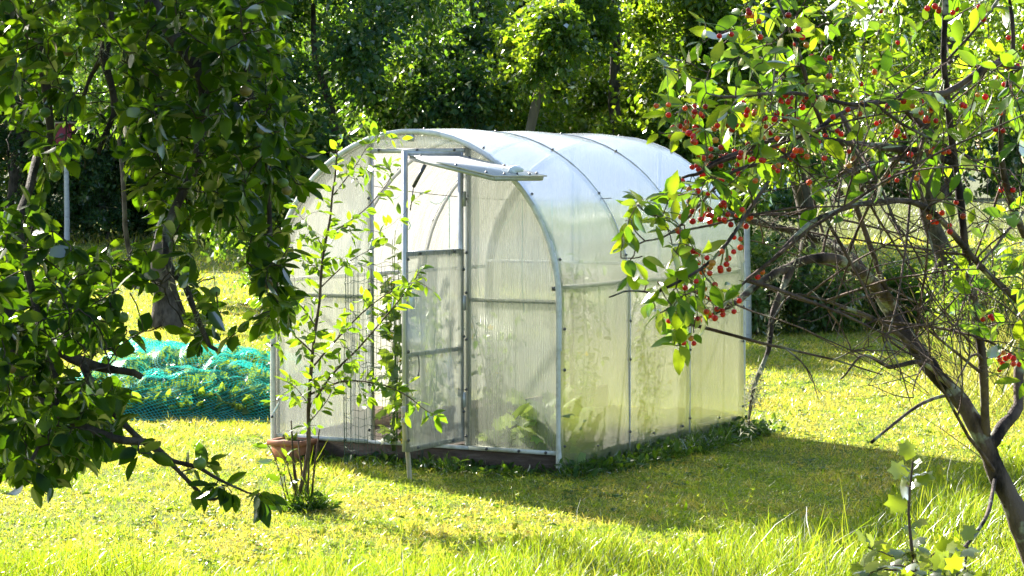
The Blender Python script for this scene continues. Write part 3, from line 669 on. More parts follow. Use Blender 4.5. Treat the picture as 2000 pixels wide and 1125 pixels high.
part('seedling', Geo().inst(LEAF_MID, P, T, rdir(9, 1, r), .055), M['leaf_straw'], pot)

# ------------------------------------------------------------------ weeds along the walls
def weeds(name, label, pts, n, hmax, seed, mat='weed', wide=.08):
    r = np.random.default_rng(seed); pts = np.array(pts); k = r.uniform(0, len(pts)-1, n); i = k.astype(int); f = (k-i)[:, None]
    P = pts[i]*(1-f)+pts[np.minimum(i+1, len(pts)-1)]*f; P = P + np.stack([r.normal(size=n)*wide, r.normal(size=n)*wide, np.zeros(n)], -1)
    cl = .3+1.1*vnoise(P[:, 0]+20, P[:, 1]+20, 5, seed)
    h = hmax*r.uniform(.3, 1, n)*cl; T = rdir(n, 0, r); T[:, 2] = np.abs(T[:, 2])*.6+.5; T[:, 1] -= .15
    g = Geo().inst(BLADE_HI, P, T, rdir(n, 0, r), np.stack([np.full(n, .006), h*1.2, h*1.3], -1))
    m = n//2; q = r.integers(0, n, m); Q = P[q]+r.normal(size=(m, 3))*A(.02, .02, 0); Q[:, 2] = r.uniform(0, 1, m)**1.3*h[q]*.8
    g.inst(LEAF_MID, Q, rdir(m, .1, r), rdir(m, 1.3, r), r.uniform(.03, .08, m))
    return tag(part(name, g, M[mat]), label, 'weeds', kind='stuff')
weeds('weeds', 'dark green weeds growing against the brown front board', [gw(-1.75, -.06), gw(-1.35, -.06), gw(-1.1, -.09)], 500, .07, 31)
weeds('weeds', 'dark tufts of weeds below the open door and right front panel', [gw(-1.0, -.06), gw(-.55, -.10), gw(-.05, -.06)], 750, .09, 32)
weeds('weeds', 'lush green weeds along the right side of the greenhouse', [gw(.08, -.05), gw(.10, .5), gw(.09, 1.2), gw(.12, 1.9), gw(.08, 2.75)], 1900, .11, 33)
weeds('weeds', 'clump of leafy weeds at the rear right corner of the greenhouse', [gw(.08, 2.3), gw(.10, 2.8)], 500, .15, 34)

# ------------------------------------------------------------------ netted strawberry bed
r = np.random.default_rng(41); bx0, bx1, by0, by1 = -3.35, -1.66, 16.4, 19.2
def bedz(x, y):
    e = np.minimum(np.minimum(x-bx0, bx1-x)/.4, np.minimum(y-by0, by1-y)/.95); e = np.clip(e, 0, 1)
    return .06+(.17+.19*vnoise(x+40, y, 2.0, 51)+.09*vnoise(x+40, y, 6, 52))*np.sin(e*PI/2)
n = 7500; X = r.uniform(bx0+.05, bx1-.02, n); Y = r.uniform(by0+.08, by1, n); Z = bedz(X, Y)*r.uniform(.35, 1.0, n)**.5-.02
T = rdir(n, .1, r)
g = Geo().inst(LEAF_BROAD, np.stack([X, Y, Z], -1), T, rdir(n, 1.3, r), r.uniform(.06, .13, n))
sb = tag(part('strawberry_plants', g, M['leaf_straw']), 'bed of leafy strawberry plants under the teal netting', 'strawberry bed', kind='stuff')
g = Geo(); nx_, ny_ = 90, 80; xs = np.linspace(bx0-.05, bx1+.06, nx_); ys = np.linspace(by0-.06, by1+.1, ny_); XX, YY = np.meshgrid(xs, ys)
XX = XX + .05*(vnoise(XX+40, YY, 3, 61)-.5); YY = YY + .06*(vnoise(XX+40, YY, 3.5, 62)-.5)
scal = .07*np.abs(np.sin(XX*3.1))*np.clip((by0+.25-YY)/.3, 0, 1)
ed = np.clip((YY-by0+.06)/.30, 0, 1); ZZ = (bedz(XX, YY)+.03+.07*np.abs(vnoise(XX+40, YY*1.6, 5, 64)-.5)*2+.03*vnoise(XX+40, YY, 12, 63)+scal)*(.10+.90*ed)
i = np.arange(ny_-1)[:, None]*nx_; j = np.arange(nx_-1)[None]
g.add(np.stack([XX, YY, ZZ], -1), np.stack([i+j, i+j+1, i+nx_+j+1, i+nx_+j], -1).reshape(-1, 4)); me = g.mesh('garden_net', M['net'], True)
at_ = me.attributes.new('net_uv', 'FLOAT_VECTOR', 'POINT'); Vv = np.stack([XX, YY, ZZ], -1)
du = np.cumsum(np.concatenate([np.zeros((ny_, 1)), np.linalg.norm(np.diff(Vv, axis=1), axis=2)], 1), 1); dv = np.cumsum(np.concatenate([np.zeros((1, nx_)), np.linalg.norm(np.diff(Vv, axis=0), axis=2)], 0), 0)
at_.data.foreach_set('vector', np.stack([du+dv*.6, dv-du*.35, du*0], -1).astype(np.float32).ravel())
tag(part('garden_net', me, None), 'teal mesh netting draped over the strawberry bed', 'netting')
hem = Geo()
P = np.stack([XX[0], YY[0]-.004, ZZ[0]], -1); hem.tube(P, .006, 5)
part('hem_cord', hem, M['twine'], bpy.data.objects['garden_net'], True)

# ------------------------------------------------------------------ trees
def photo_xy(P):
    P = np.asarray(P); c, s = math.cos(PITCH), math.sin(PITCH); z = P[:, 2]-CAM_H; fw = P[:, 1]*c - z*s; up = P[:, 1]*s + z*c
    return 1000+F_PX*P[:, 0]/fw, 562.5-F_PX*up/fw
def prune(P, polys, r, keep=.06):
    """thin the crown where the tree has openings"""
    x, y = photo_xy(P); ok = np.ones(len(x), bool)
    for poly in polys:
        ins = np.zeros(len(x), bool); j = len(poly)-1
        for i in range(len(poly)):
            xi, yi = poly[i]; xj, yj = poly[j]
            cr = ((yi > y) != (yj > y)) & (x < (xj-xi)*(y-yi)/((yj-yi) or 1e-9)+xi); ins ^= cr; j = i
        ok &= ~ins
    return ok | (r.uniform(size=len(x)) < keep)
def build_tree(name, label, base, limbs, targets, seed, bark, leaf, tpl, spacing=.03, lsize=.08, group=None, cat='tree', t0=.3, droop=.25, twigbark=None, sag=.05, rk=.012, extra=None, spread=.9, rmin=.0016, twigsides=4, leafkeep=None, upn=.7, sides=10, gaps=(), gapkeep=.06):
    r = np.random.default_rng(seed); b = A(*base); t = thing(name, label, cat, base, 0, group)
    g = Geo()
    for P, r0, r1 in limbs: g.tube(P-b, np.linspace(r0, r1, len(P))*(1+.08*r.normal(size=len(P))), sides)
    part('trunk', g, M[bark], t, True)
    tw = connect(limbnodes(limbs), targets, r, sag, rmin, rk)
    g = Geo()
    for P, R in tw: g.tube(P-b, R, twigsides, False)
    tag(part('twigs', g, M[twigbark or bark], t, True), kind='stuff')
    use = tw if leafkeep is None else [p for p in tw if leafkeep(p[0][-1])]
    P, T, N, Z = leaves_on(use, spacing, lsize, r, t0, droop, spread, upn)
    if gaps:
        k = prune(P + T*Z[:, None]*.5, gaps, r, gapkeep); P, T, N, Z = P[k], T[k], N[k], Z[k]
    part('foliage', Geo().inst(tpl, P-b, T, N, Z), M[leaf], t)
    return t, tw

# young tree in front of the greenhouse
SB = at(592, 1000, 12.07)*A(1, 1, 0)
def pp(lst, dflt=12.07): return smooth_path([at(a[0], a[1], a[2] if len(a) > 2 else dflt) for a in lst], 5)
yl = [(jit(pp([(585, 1000), (592, 940), (604, 870), (602, 800), (610, 700), (624, 590), (634, 500), (645, 420), (652, 350), (660, 290), (664, 270)]), .004), .013, .003),
      (pp([(602, 800), (650, 730, 12.0), (700, 680, 11.95), (760, 610, 11.9), (800, 560, 11.85), (822, 528, 11.85)]), .007, .0015),
      (pp([(608, 720), (660, 660, 12.2), (720, 600, 12.3), (780, 560, 12.4), (812, 550, 12.4)]), .006, .0015),
      (pp([(606, 770), (670, 745, 11.9), (740, 750, 11.8), (790, 770, 11.7), (830, 800, 11.7), (852, 812, 11.7)]), .006, .0012),
      (pp([(618, 640), (590, 600, 12.2), (560, 580, 12.3), (540, 570, 12.3)]), .005, .0012),
      (pp([(612, 690), (580, 660, 11.9), (550, 640, 11.8), (525, 650, 11.8)]), .005, .0012),
      (pp([(628, 560), (670, 520, 12.1), (700, 500, 12.1), (740, 480, 12.1)]), .004, .0012),
      (pp([(640, 460), (700, 420, 12.1), (740, 380, 12.1), (765, 340, 12.1), (745, 325, 12.1)]), .004, .0012),
      (pp([(648, 385), (690, 330, 12.0), (715, 290, 12.0), (735, 265, 12.0)]), .0035, .001),
      (pp([(636, 490), (610, 450, 12.0), (585, 420, 12.0)]), .003, .001),
      (pp([(630, 535), (600, 510, 12.2), (570, 500, 12.2)]), .003, .001),
      (pp([(603, 790), (580, 760, 12.0), (560, 745, 11.9)]), .003, .001),
      (pp([(600, 830), (640, 780, 12.0), (655, 740, 12.0)]), .003, .001)]
r = np.random.default_rng(5); tg = []
for P, r0, r1 in yl[1:]:
    for _ in range(8): tg.append(P[r.integers(3, len(P))] + r.normal(size=3)*A(.09, .08, .07))
for _ in range(16): P = yl[0][0]; tg.append(P[r.integers(12, len(P))] + r.normal(size=3)*A(.12, .1, .08))
sap, stw = build_tree('young_tree', 'slender young fruit tree with bright leaves in front of the greenhouse', SB, yl, tg, 6, 'bark_young', 'leaf_young', LEAF_NARROW, .024, .066, sag=.1, rk=.010, rmin=.0012, t0=.15)
P, T, N, Z = leaves_on([(p, None) for p, _, _ in yl[1:]] + [(yl[0][0][14:], None)], .018, .072, r, .12, .2)
part('leaves', Geo().inst(LEAF, P-SB, T, N, Z), M['leaf_young'], sap)
g = Geo()
for k in range(7):
    a = r.uniform(0, 6.28); q = A(math.cos(a)*.04, math.sin(a)*.04, 0); h = r.uniform(.2, .5)
    g.tube([q, q*1.5+A(0, 0, h*.5), q*2+A(r.normal()*.02, 0, h)], [.007, .006, .004], 6)
part('cut_stems', g, M['bark_young'], sap, True)
weeds('weeds', 'tuft of grass and weeds around the foot of the young tree', [SB-A(.05, 0, 0), SB+A(.05, .0, 0)], 420, .17, 35, 'weed', .05)
g = Geo(); n = 45; T = rdir(n, 1.6, r); P = SB + r.normal(size=(n, 3))*A(.05, .05, 0); g.inst(BLADE_HI, P, T, rdir(n, 0, r), np.stack([np.full(n, .0045), r.uniform(.15, .45, n), r.uniform(.1, .4, n)], -1))
tag(part('grass_tuft', g, M['grass_tall']), 'long pale grass blades sprouting beside the young tree stem', 'grass', kind='stuff')
sh = thing('basal_shoot', 'low leafy shoot left of the young tree foot', 'shoot', SB - A(.1, 0, 0))
lp = [pp([(560, 985), (545, 920), (530, 880), (515, 860)]), pp([(565, 980), (555, 930), (560, 890)])]
g = Geo(); [g.tube(p-A(*sh.location), np.linspace(.004, .0015, len(p)), 5) for p in lp]; part('stem', g, M['bark_young'], sh, True)
P, T, N, Z = leaves_on([(p, None) for p in lp], .03, .075, r, .15, .1); part('leaves', Geo().inst(LEAF, P-A(*sh.location), T, N, Z), M['leaf_young'], sh)

# --- apple tree, foreground left
def polysample(poly, n, r, d0, d1):
    xs = [p[0] for p in poly]; ys = [p[1] for p in poly]; out = []
    while len(out) < n:
        x = r.uniform(min(xs), max(xs)); y = r.uniform(min(ys), max(ys))
        if inpoly(x, y, poly): out.append(at(x, y, r.uniform(d0, d1)))
    return out
r = np.random.default_rng(13)
ap = lambda lst: smooth_path([at(*a) for a in lst], 5)
AB = A(-2.5, 6.0, 0)
al = [(jit(smooth_path([AB+A(0, 0, -.05), AB+A(.02, 0, .7), AB+A(.1, -.02, 1.4), AB+A(.25, -.1, 2.1)], 6), .02), .16, .11),
      (jit(smooth_path([AB+A(.25, -.1, 2.1), AB+A(.8, -.2, 2.65), AB+A(1.35, -.3, 2.75), AB+A(1.75, -.4, 2.5)], 6), .02), .09, .04),
      (jit(smooth_path([AB+A(.1, -.02, 1.4), AB+A(.6, -.3, 1.9), AB+A(1.0, -.3, 2.0), at(40, 40, 5.8), at(75, 300, 5.8)], 6), .02), .04, .010),
      (jit(smooth_path([AB+A(.05, 0, .9), AB+A(.5, -.2, 1.35), at(-250, 560, 5.6), at(0, 600, 5.5), at(150, 700, 5.4), at(270, 740, 5.4)], 6), .012), .036, .008),
      (jit(smooth_path([AB+A(1.35, -.3, 2.75), at(200, -120, 5.8), at(215, 30, 5.8), at(222, 160, 5.75), at(195, 300, 5.7)], 5), .01), .02, .006),
      (jit(smooth_path([AB+A(1.75, -.4, 2.5), at(280, -80, 5.7), at(320, 50, 5.6), at(385, 150, 5.5), at(392, 260, 5.5), at(370, 360, 5.45), at(325, 460, 5.4), at(350, 560, 5.3), at(400, 660, 5.3), at(425, 690, 5.3)], 5), .008), .021, .004),
      (jit(smooth_path([AB+A(1.75, -.4, 2.5), at(420, -100, 5.9), at(470, 30, 5.9), at(485, 150, 5.85), at(505, 260, 5.8), at(530, 380, 5.8), at(528, 500, 5.75), at(540, 600, 5.7)], 5), .008), .018, .004),
      (jit(smooth_path([at(150, 700, 5.4), at(180, 760, 5.3), at(260, 845, 5.2), at(320, 890, 5.2), at(400, 970, 5.2), at(440, 970, 5.2)], 5), .005), .010, .003),
      (jit(smooth_path([at(0, 600, 5.5), at(70, 760, 5.3), at(200, 850, 5.1), at(290, 862, 5.1), at(340, 895, 5.1), at(410, 930, 5.1), at(505, 965, 5.1)], 5), .005), .013, .002),
      (jit(smooth_path([at(215, 30, 5.8), at(190, 120, 6.0), at(165, 190, 6.0), at(140, 205, 6)], 5), .008), .008, .003),
      (jit(smooth_path([at(75, 300, 5.8), at(40, 420, 5.5), at(60, 560, 5.4), at(110, 760, 5.2), at(60, 900, 5.0)], 5), .01), .012, .004)]
tg = []
R_ = lambda poly, n, a, b: tg.extend(polysample(poly, n, r, a, b))
R_([(-60, -60), (560, -60), (560, 200), (590, 330), (500, 420), (330, 440), (240, 330), (170, 190), (120, 330), (30, 330), (-60, 150)], 380, 5.2, 7.0)
R_([(230, 0), (540, 0), (540, 300), (480, 420), (300, 450), (250, 300)], 300, 5.3, 6.9)
R_([(500, 180), (570, 200), (600, 290), (630, 340), (600, 370), (520, 400)], 34, 5.5, 6.1)
R_([(-60, 380), (80, 400), (140, 470), (230, 520), (250, 640), (240, 740), (230, 850), (120, 930), (-60, 920)], 330, 4.9, 6.5)
R_([(-60, 560), (150, 560), (230, 760), (150, 880), (-60, 860)], 170, 4.9, 6.0)
R_([(200, 470), (330, 450), (440, 560), (420, 680), (330, 640), (240, 600)], 34, 5.2, 5.8)
R_([(480, 430), (570, 440), (580, 640), (510, 640), (480, 520)], 34, 5.5, 6.0)
R_([(280, 640), (440, 620), (500, 690), (420, 700)], 5, 5.2, 5.5)
R_([(240, 840), (330, 860), (420, 900), (400, 960), (330, 950), (250, 900)], 7, 5.0, 5.3)
R_([(400, 930), (520, 950), (530, 985), (430, 990)], 6, 5.05, 5.2)
R_([(60, 300), (110, 330), (90, 350)], 3, 5.8, 6); R_([(150, 240), (230, 260), (200, 330), (120, 350)], 4, 5.8, 6)
R_([(-300, -300), (600, -320), (580, -60), (-300, -60)], 160, 4.2, 7.6)
R_([(20, 900), (130, 900), (60, 990)], 4, 5, 5.2)
k = 0
while k < 460:
    v = r.normal(size=3); v = v/np.linalg.norm(v)*r.uniform(.3, 1)**.4; p = A(-3.0, 7.4, 2.5) + v*A(2.3, 2.6, 1.5)
    if p[0] < -.2218*p[1]*1.12 or p[2] > CAM_H + .085*p[1] + .15: tg.append(p); k += 1
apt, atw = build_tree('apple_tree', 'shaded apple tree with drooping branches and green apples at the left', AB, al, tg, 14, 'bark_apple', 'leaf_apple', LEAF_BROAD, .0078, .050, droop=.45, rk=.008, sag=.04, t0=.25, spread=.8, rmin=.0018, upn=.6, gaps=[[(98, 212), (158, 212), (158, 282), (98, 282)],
    [(95, 370), (125, 320), (215, 268), (238, 330), (245, 430), (225, 470), (190, 490), (130, 478), (85, 400)],
    [(375, 490), (475, 462), (492, 540), (470, 600), (400, 590)],
    [(235, 690), (300, 672), (350, 690), (420, 720), (500, 650), (600, 640), (600, 950), (540, 930), (440, 880), (330, 850), (280, 800), (245, 750)],
    [(100, 690), (240, 676), (255, 748), (120, 745)], [(280, 560), (345, 520), (380, 600), (350, 660), (290, 650)], [(230, 530), (290, 600), (270, 650), (230, 610)],
    [(592, 400), (700, 380), (700, 1050), (545, 1000), (585, 640)], [(110, 965), (380, 985), (420, 1010), (560, 1000), (560, 1125), (0, 1125), (60, 1000)],
    [(300, 890), (380, 940), (400, 1000), (150, 980), (250, 940)], [(150, 110), (245, 70), (250, 170), (185, 235), (130, 180)],
    [(565, -100), (700, -100), (700, 300), (620, 300), (570, 170)], [(0, 240), (60, 260), (60, 360), (0, 350)]], gapkeep=.05)
r = np.random.default_rng(15)
# unseen rest of its crown: leaves added towards the sun to shade the branches
cc = []
while len(cc) < 150:
    v = r.normal(size=3); v = v/np.linalg.norm(v)*r.uniform(.2, 1)**.4; p = (A(-3.0, 7.6, 2.5) + v*A(2.2, 2.8, 1.5)) if len(cc) % 4 else (A(-1.2, 6.6, 3.1) + v*A(1.3, 1.6, .7))
    if (p[0] < -.2218*p[1]*1.12-.15 and p[2] > .7) or p[2] > CAM_H + .085*p[1] + .22: cc.append(p)
cc = np.array(cc); P = np.repeat(cc, 110, 0) + r.normal(size=(len(cc)*110, 3))*.15; m = len(P)
xx, yy = photo_xy(P); k = (xx < -30) | (yy < -30); P = P[k]; m = len(P)
part('shade_foliage', Geo().inst(LEAF_LO, P-AB, rdir(m, -.3, r), rdir(m, .8, r), .075*r.uniform(.6, 1.1, m)), M['leaf_apple'], apt)
# lichen tufts on bark
def lichen(paths, n, par, b, r, s=.02):
    g = Geo(); P = []; 
    for _ in range(n):
        p = paths[r.integers(0, len(paths))]; q = p[r.integers(0, len(p))]; m = 26; P.append(q+r.normal(size=(m, 3))*A(.012, .012, .012))
    P = np.concatenate(P); n = len(P); g.inst(BLADE, P-b, rdir(n, 0, r), rdir(n, 0, r), np.stack([np.full(n, .003), np.full(n, s), np.full(n, s)], -1)); tag(part('lichen', g, M['lichen'], par), kind='stuff')
lichen([al[5][0][:40], al[6][0], al[4][0]], 45, apt, AB, r)
ball = Geo().inst(BALL, [A(0, 0, 0)], [A(0, 1, 0)], [A(0, 0, 1)], A(1, 1, .92).reshape(1, 3))
def applegeo():
    g = Geo(); n = 14; zz = np.linspace(0, PI, 12); rr = np.sin(zz)*(1+.08*np.cos(zz)); z = -np.cos(zz)*.9 + .18*np.exp(-(rr/.3)**2)*(-np.cos(zz) < 0) - .22*np.exp(-(rr/.3)**2)*(-np.cos(zz) > 0)
    return g.tube(np.stack([0*z, 0*z, z+np.arange(12)*1e-5], -1), np.maximum(rr, .02), n)
ame = applegeo().mesh('apple', M['apple'], True)
# tube() follows the axis with parallel frames; the dimples make it turn back, so rebuild the rings flat
def lathe(rs, zs, n=14):
    th = np.arange(n)*2*PI/n; m = len(rs); v = np.array([(r_*math.cos(t), r_*math.sin(t), z) for r_, z in zip(rs, zs) for t in th])
    i = np.arange(m-1)[:, None]*n; j = np.arange(n)[None]; k = (j+1) % n
    return Geo().add(v, np.stack([i+j, i+k, i+n+k, i+n+j], -1).reshape(-1, 4))
zz = np.linspace(.02, PI-.02, 12); rr = np.sin(zz); zt = -np.cos(zz)*.92; zt[0] += .16; zt[1] += .04; zt[-1] -= .2; zt[-2] -= .05
ame = lathe(rr, zt).mesh('apple', M['apple'], True)
apx = [(22, 118, 5.4), (48, 122, 5.4), (70, 118, 5.5), (170, 100, 5.7), (125, 165, 5.7), (133, 100, 5.8), (88, 220, 5.7), (108, 343, 5.7), (173, 300, 5.7), (505, 268, 5.5), (522, 275, 5.5), (512, 255, 5.5), (480, 177, 5.4), (553, 358, 5.6), (560, 372, 5.6), (478, 345, 5.5), (428, 398, 5.4), (522, 555, 5.6), (555, 548, 5.6), (545, 600, 5.6), (28, 422, 5.3), (390, 905, 5.08), (350, 330, 5.5), (75, 583, 5.3), (240, 620, 5.3), (420, 570, 5.4), (20, 720, 5.1)]
tips = np.array([p[0][-1] for p in atw]+[q for p in atw for q in p[0][1:-1]])
g = Geo()
for (x, y, d) in apx:
    p = at(x, y, d); s = r.uniform(.0115, .0150); k = np.linalg.norm(tips-p-A(0, 0, .04), axis=1).argmin(); q = tips[k]
    if np.linalg.norm(q-p) > .22: q = p+A(.01, 0, .05)
    o = part('apple', ame, None, apt, loc=p-AB); o.scale = (s, s, s); o.rotation_euler = (r.uniform(-.4, .4), r.uniform(-.4, .4), r.uniform(0, 6))
    g.tube(smooth_path([p+A(0, 0, s*.75)-AB, (p+q)/2+A(0, 0, .02)-AB, q-AB], 3), .0012, 5)
tag(part('fruit_stalks', g, M['stem'], apt, True), kind='stuff')

# --- cherry tree, foreground right
r = np.random.default_rng(17)
CB = at(2060, 1330, 6.0)*A(1, 1, 0)+A(.06, 0, 0)
cb0 = at(2030, 1125, 6.0)
cl_ = [(jit(smooth_path([CB+A(.02, 0, -.05), CB+A(-.0, 0, .3), at(2035, 1130, 6.0), at(1985, 1010, 6.0), at(1945, 920, 6.0), at(1922, 858, 6.0), at(1862, 765, 6.0), at(1800, 690, 6.0), at(1755, 625, 6.05), at(1700, 545, 6.1), at(1650, 490, 6.2), at(1590, 462, 6.3), at(1520, 440, 6.3), at(1450, 425, 6.3), at(1385, 412, 6.3)], 5), .004), .033, .007),
       (jit(smooth_path([at(1930, 870, 6.0), at(1975, 820, 6.05), at(1995, 740, 6.1), at(2005, 640, 6.1), at(2020, 500, 6.1), at(2010, 350, 6.1)], 5), .006), .018, .009),
       (jit(smooth_path([at(1925, 860, 6.0), at(1920, 700, 5.9), at(1900, 560, 5.85), at(1885, 450, 5.8), at(1868, 330, 5.8), at(1852, 200, 5.75), at(1846, 80, 5.7), at(1850, -80, 5.7)], 5), .004), .012, .007),
       (jit(smooth_path([at(1745, 600, 6.05), at(1690, 540, 5.9), at(1620, 505, 5.8), at(1555, 515, 5.75), at(1510, 545, 5.7), at(1440, 585, 5.65), at(1385, 618, 5.6), at(1320, 648, 5.6)], 5), .005), .016, .006),
       (jit(smooth_path([at(1548, 515, 5.75), at(1520, 590, 5.7), at(1500, 680, 5.65), at(1475, 750, 5.6), at(1463, 832, 5.6)], 5), .004), .010, .003),
       (jit(smooth_path([at(1866, 318, 5.8), at(1790, 300, 5.75), at(1720, 290, 5.7), at(1640, 278, 5.65), at(1540, 270, 5.6), at(1450, 300, 5.55), at(1380, 330, 5.5), at(1330, 350, 5.5)], 5), .006), .013, .003),
       (jit(smooth_path([at(1866, 305, 5.8), at(1800, 240, 5.75), at(1740, 200, 5.7), at(1640, 230, 5.6), at(1540, 300, 5.5), at(1440, 330, 5.4), at(1330, 440, 5.4), at(1245, 480, 5.4)], 5), .006), .009, .002),
       (jit(smooth_path([at(2005, 600, 6.1), at(1900, 500, 5.8), at(1780, 400, 5.6), at(1600, 420, 5.4), at(1480, 540, 5.3), at(1400, 600, 5.25)], 5), .006), .010, .002),
       (jit(smooth_path([at(2080, 200, 5.9), at(1960, 120, 5.6), at(1850, 170, 5.5), at(1700, 200, 5.4), at(1560, 180, 5.4), at(1440, 190, 5.4), at(1380, 180, 5.4)], 5), .006), .010, .002),
       (jit(smooth_path([at(1800, 690, 6.0), at(1720, 640, 5.8), at(1650, 600, 5.7), at(1560, 580, 5.6), at(1500, 640, 5.5)], 5), .005), .007, .0015),
       (jit(smooth_path([at(1860, 760, 6.0), at(1800, 710, 5.8), at(1740, 710, 5.7), at(1680, 695, 5.6), at(1640, 740, 5.6)], 5), .005), .008, .002),
       (jit(smooth_path([at(1862, 768, 6.0), at(1825, 778, 5.9), at(1765, 812, 5.75), at(1703, 864, 5.6)], 5), .002), .005, .004),
       (jit(smooth_path([at(1945, 930, 6.0), at(1930, 1000, 5.8), at(1900, 1050, 5.7), at(1850, 1110, 5.6), at(1800, 1160, 5.6)], 5), .003), .006, .003),
       (jit(smooth_path([at(1740, 590, 6.0), at(1650, 350, 5.8), at(1560, 130, 5.6), at(1500, -60, 5.6)], 5), .006), .008, .003),
       (jit(smooth_path([at(2010, 480, 6.1), at(1960, 300, 5.9), at(1980, 100, 5.8), at(1960, -60, 5.8)], 5), .006), .010, .004),
       (jit(smooth_path([at(1540, 300, 5.5), at(1420, 480, 5.3), at(1300, 560, 5.2), at(1240, 570, 5.2), at(1190, 580, 5.2)], 5), .005), .005, .0015)]
tg = []; bare = []
R_([(1260, 120), (1330, 60), (1420, 10), (1480, -60), (2060, -60), (2060, 330), (1900, 400), (1700, 330), (1560, 260), (1400, 260), (1290, 230)], 175, 5.2, 6.5)
R_([(1280, 200), (1550, 180), (1560, 340), (1400, 420), (1290, 380)], 50, 5.2, 5.8)
R_([(1190, 420), (1300, 370), (1380, 480), (1310, 640), (1220, 560)], 36, 5.1, 5.5)
R_([(1330, 480), (1420, 420), (1440, 560), (1380, 640), (1310, 690)], 20, 5.1, 5.6)
R_([(1850, 420), (2060, 380), (2060, 760), (1920, 740), (1860, 560)], 34, 5.3, 6.2)
R_([(1560, 330), (1720, 330), (1700, 430), (1600, 440)], 12, 5.3, 5.9)
R_([(1400, 120), (1560, 60), (1620, 180), (1500, 260)], 10, 5.2, 5.8)
nleafy = len(tg)
R_([(1450, 420), (1700, 380), (1950, 400), (2020, 700), (1900, 800), (1700, 720), (1620, 760), (1500, 680), (1430, 520)], 520, 5.2, 6.6)
R_([(1400, 330), (1700, 300), (1900, 420), (1700, 460), (1420, 450)], 40, 5.3, 6.0)
R_([(1500, 60), (2040, 40), (2040, 420), (1560, 400)], 110, 5.3, 6.5)
R_([(1250, 330), (1500, 330), (1480, 640), (1300, 560)], 34, 5.1, 5.6)
leafy = np.array(tg[:nleafy]); bt = np.array(tg[nleafy:])
cht, ctw = build_tree('cherry_tree', 'leaning cherry tree with red cherries and tangled bare twigs at the right', CB, cl_, leafy, 18, 'bark_cherry', 'leaf_cherry', LEAF, .021, .054, droop=.25, rk=.009, sag=.04, t0=.2, twigbark='twig_cherry')
btw = []; nb = np.array([q[:3] for P, a, b in (cl_[0], cl_[1], cl_[2], cl_[3], cl_[5], cl_[7], cl_[9], cl_[10], cl_[13], cl_[8], cl_[14], cl_[6]) for q in P[4:]])
reg = [(1440, 260), (1560, 120), (2080, 60), (2080, 840), (1880, 800), (1700, 790), (1590, 800), (1430, 560)]
def shoot(p, d, L, r0, lev):
    n = 9; pts = [p]; bend = r.normal(size=3)*.10
    for _ in range(n-1):
        d = unit(d + bend/n*2 + r.normal(size=3)*.07 - A(0, 0, .025)); pts.append(pts[-1]+d*L/(n-1))
    pts = np.array(pts); x, y = photo_xy(pts[-1:])
    if not inpoly(x[0], y[0], reg): return
    btw.append((pts, np.linspace(r0, r0*.35, n)))
    if lev: 
        for q in r.integers(2, n, int(r.integers(2, 6))):
            dd = unit(np.cross(pts[q]-pts[q-1], r.normal(size=3))); shoot(pts[q], unit(unit(pts[q]-pts[q-1])*.8+dd*.8), L*r.uniform(.3, .6), r0*.55, lev-1)
for _ in range(125):
    p = nb[r.integers(0, len(nb))]; d = rdir(1, 0, r)[0]*A(1, .8, .8) + A(-.25, -.15, -.1)
    shoot(p, unit(d), r.uniform(.3, .85), r.uniform(.0026, .0056), 2)
g = Geo()
for P, R in btw: g.tube(P-CB, R, 5, False)
tag(part('bare_twigs', g, M['twig_cherry'], cht, True), kind='stuff')
lichen([cl_[3][0], cl_[0][0][48:66], cl_[4][0]], 70, cht, CB, r, .018)
# cherries: in pairs and threes hanging from twigs
anch = []
def cz(poly, n, a, b): anch.extend(polysample(poly, n, r, a, b))
cz([(1290, 200), (1420, 190), (1560, 190), (1600, 320), (1450, 360), (1300, 330)], 58, 5.2, 5.7)
cz([(1290, 340), (1420, 330), (1480, 420), (1470, 520), (1340, 500)], 30, 5.2, 5.7)
cz([(1360, 480), (1480, 500), (1460, 620), (1330, 640)], 22, 5.2, 5.7)
cz([(1300, 620), (1360, 620), (1350, 680), (1300, 670)], 3, 5.3, 5.5)
cz([(1450, 0), (1620, 0), (1640, 120), (1450, 120)], 8, 5.3, 5.8)
cz([(1820, -10), (1940, -10), (1920, 40), (1820, 30)], 6, 5.4, 5.8)
cz([(1700, 180), (2000, 60), (2010, 260), (1750, 300)], 12, 5.4, 6)
cz([(1450, 180), (1700, 160), (1720, 330), (1480, 340)], 20, 5.2, 5.9)
cz([(1600, 0), (2000, 0), (2000, 400), (1650, 380)], 18, 5.4, 6.1)
cz([(1780, 400), (1900, 380), (1860, 460)], 4, 5.4, 5.8); cz([(1940, 580), (2000, 560), (1990, 720), (1930, 700)], 7, 5.4, 5.8)
cz([(1680, 200), (1760, 180), (1760, 260)], 5, 5.4, 5.8)
wood = np.array([q for p in ctw for q in p[0][1:]] + [q for P, a, b in cl_ for q in P])
fr = []; g = Geo()
for p in anch:
    k = np.linalg.norm(wood-p-A(0, 0, .03), axis=1).argmin(); q = wood[k]
    if np.linalg.norm(q-p) > .12: q = p+A(0, 0, .035)
    for _ in range(int(r.choice([1, 2, 2, 3]))):
        s = r.uniform(.0060, .0080); e = q + (p-q)*.5 + r.normal(size=3)*A(.014, .014, .010) - A(0, 0, .018); fr.append((e, s))
        g.tube(smooth_path([q-CB, (q+e)/2+A(0, 0, .008)-CB, e+A(0, 0, s*.8)-CB], 3), .0012, 4, False)
tag(part('fruit_stalks', g, M['stem'], cht, True), kind='stuff')
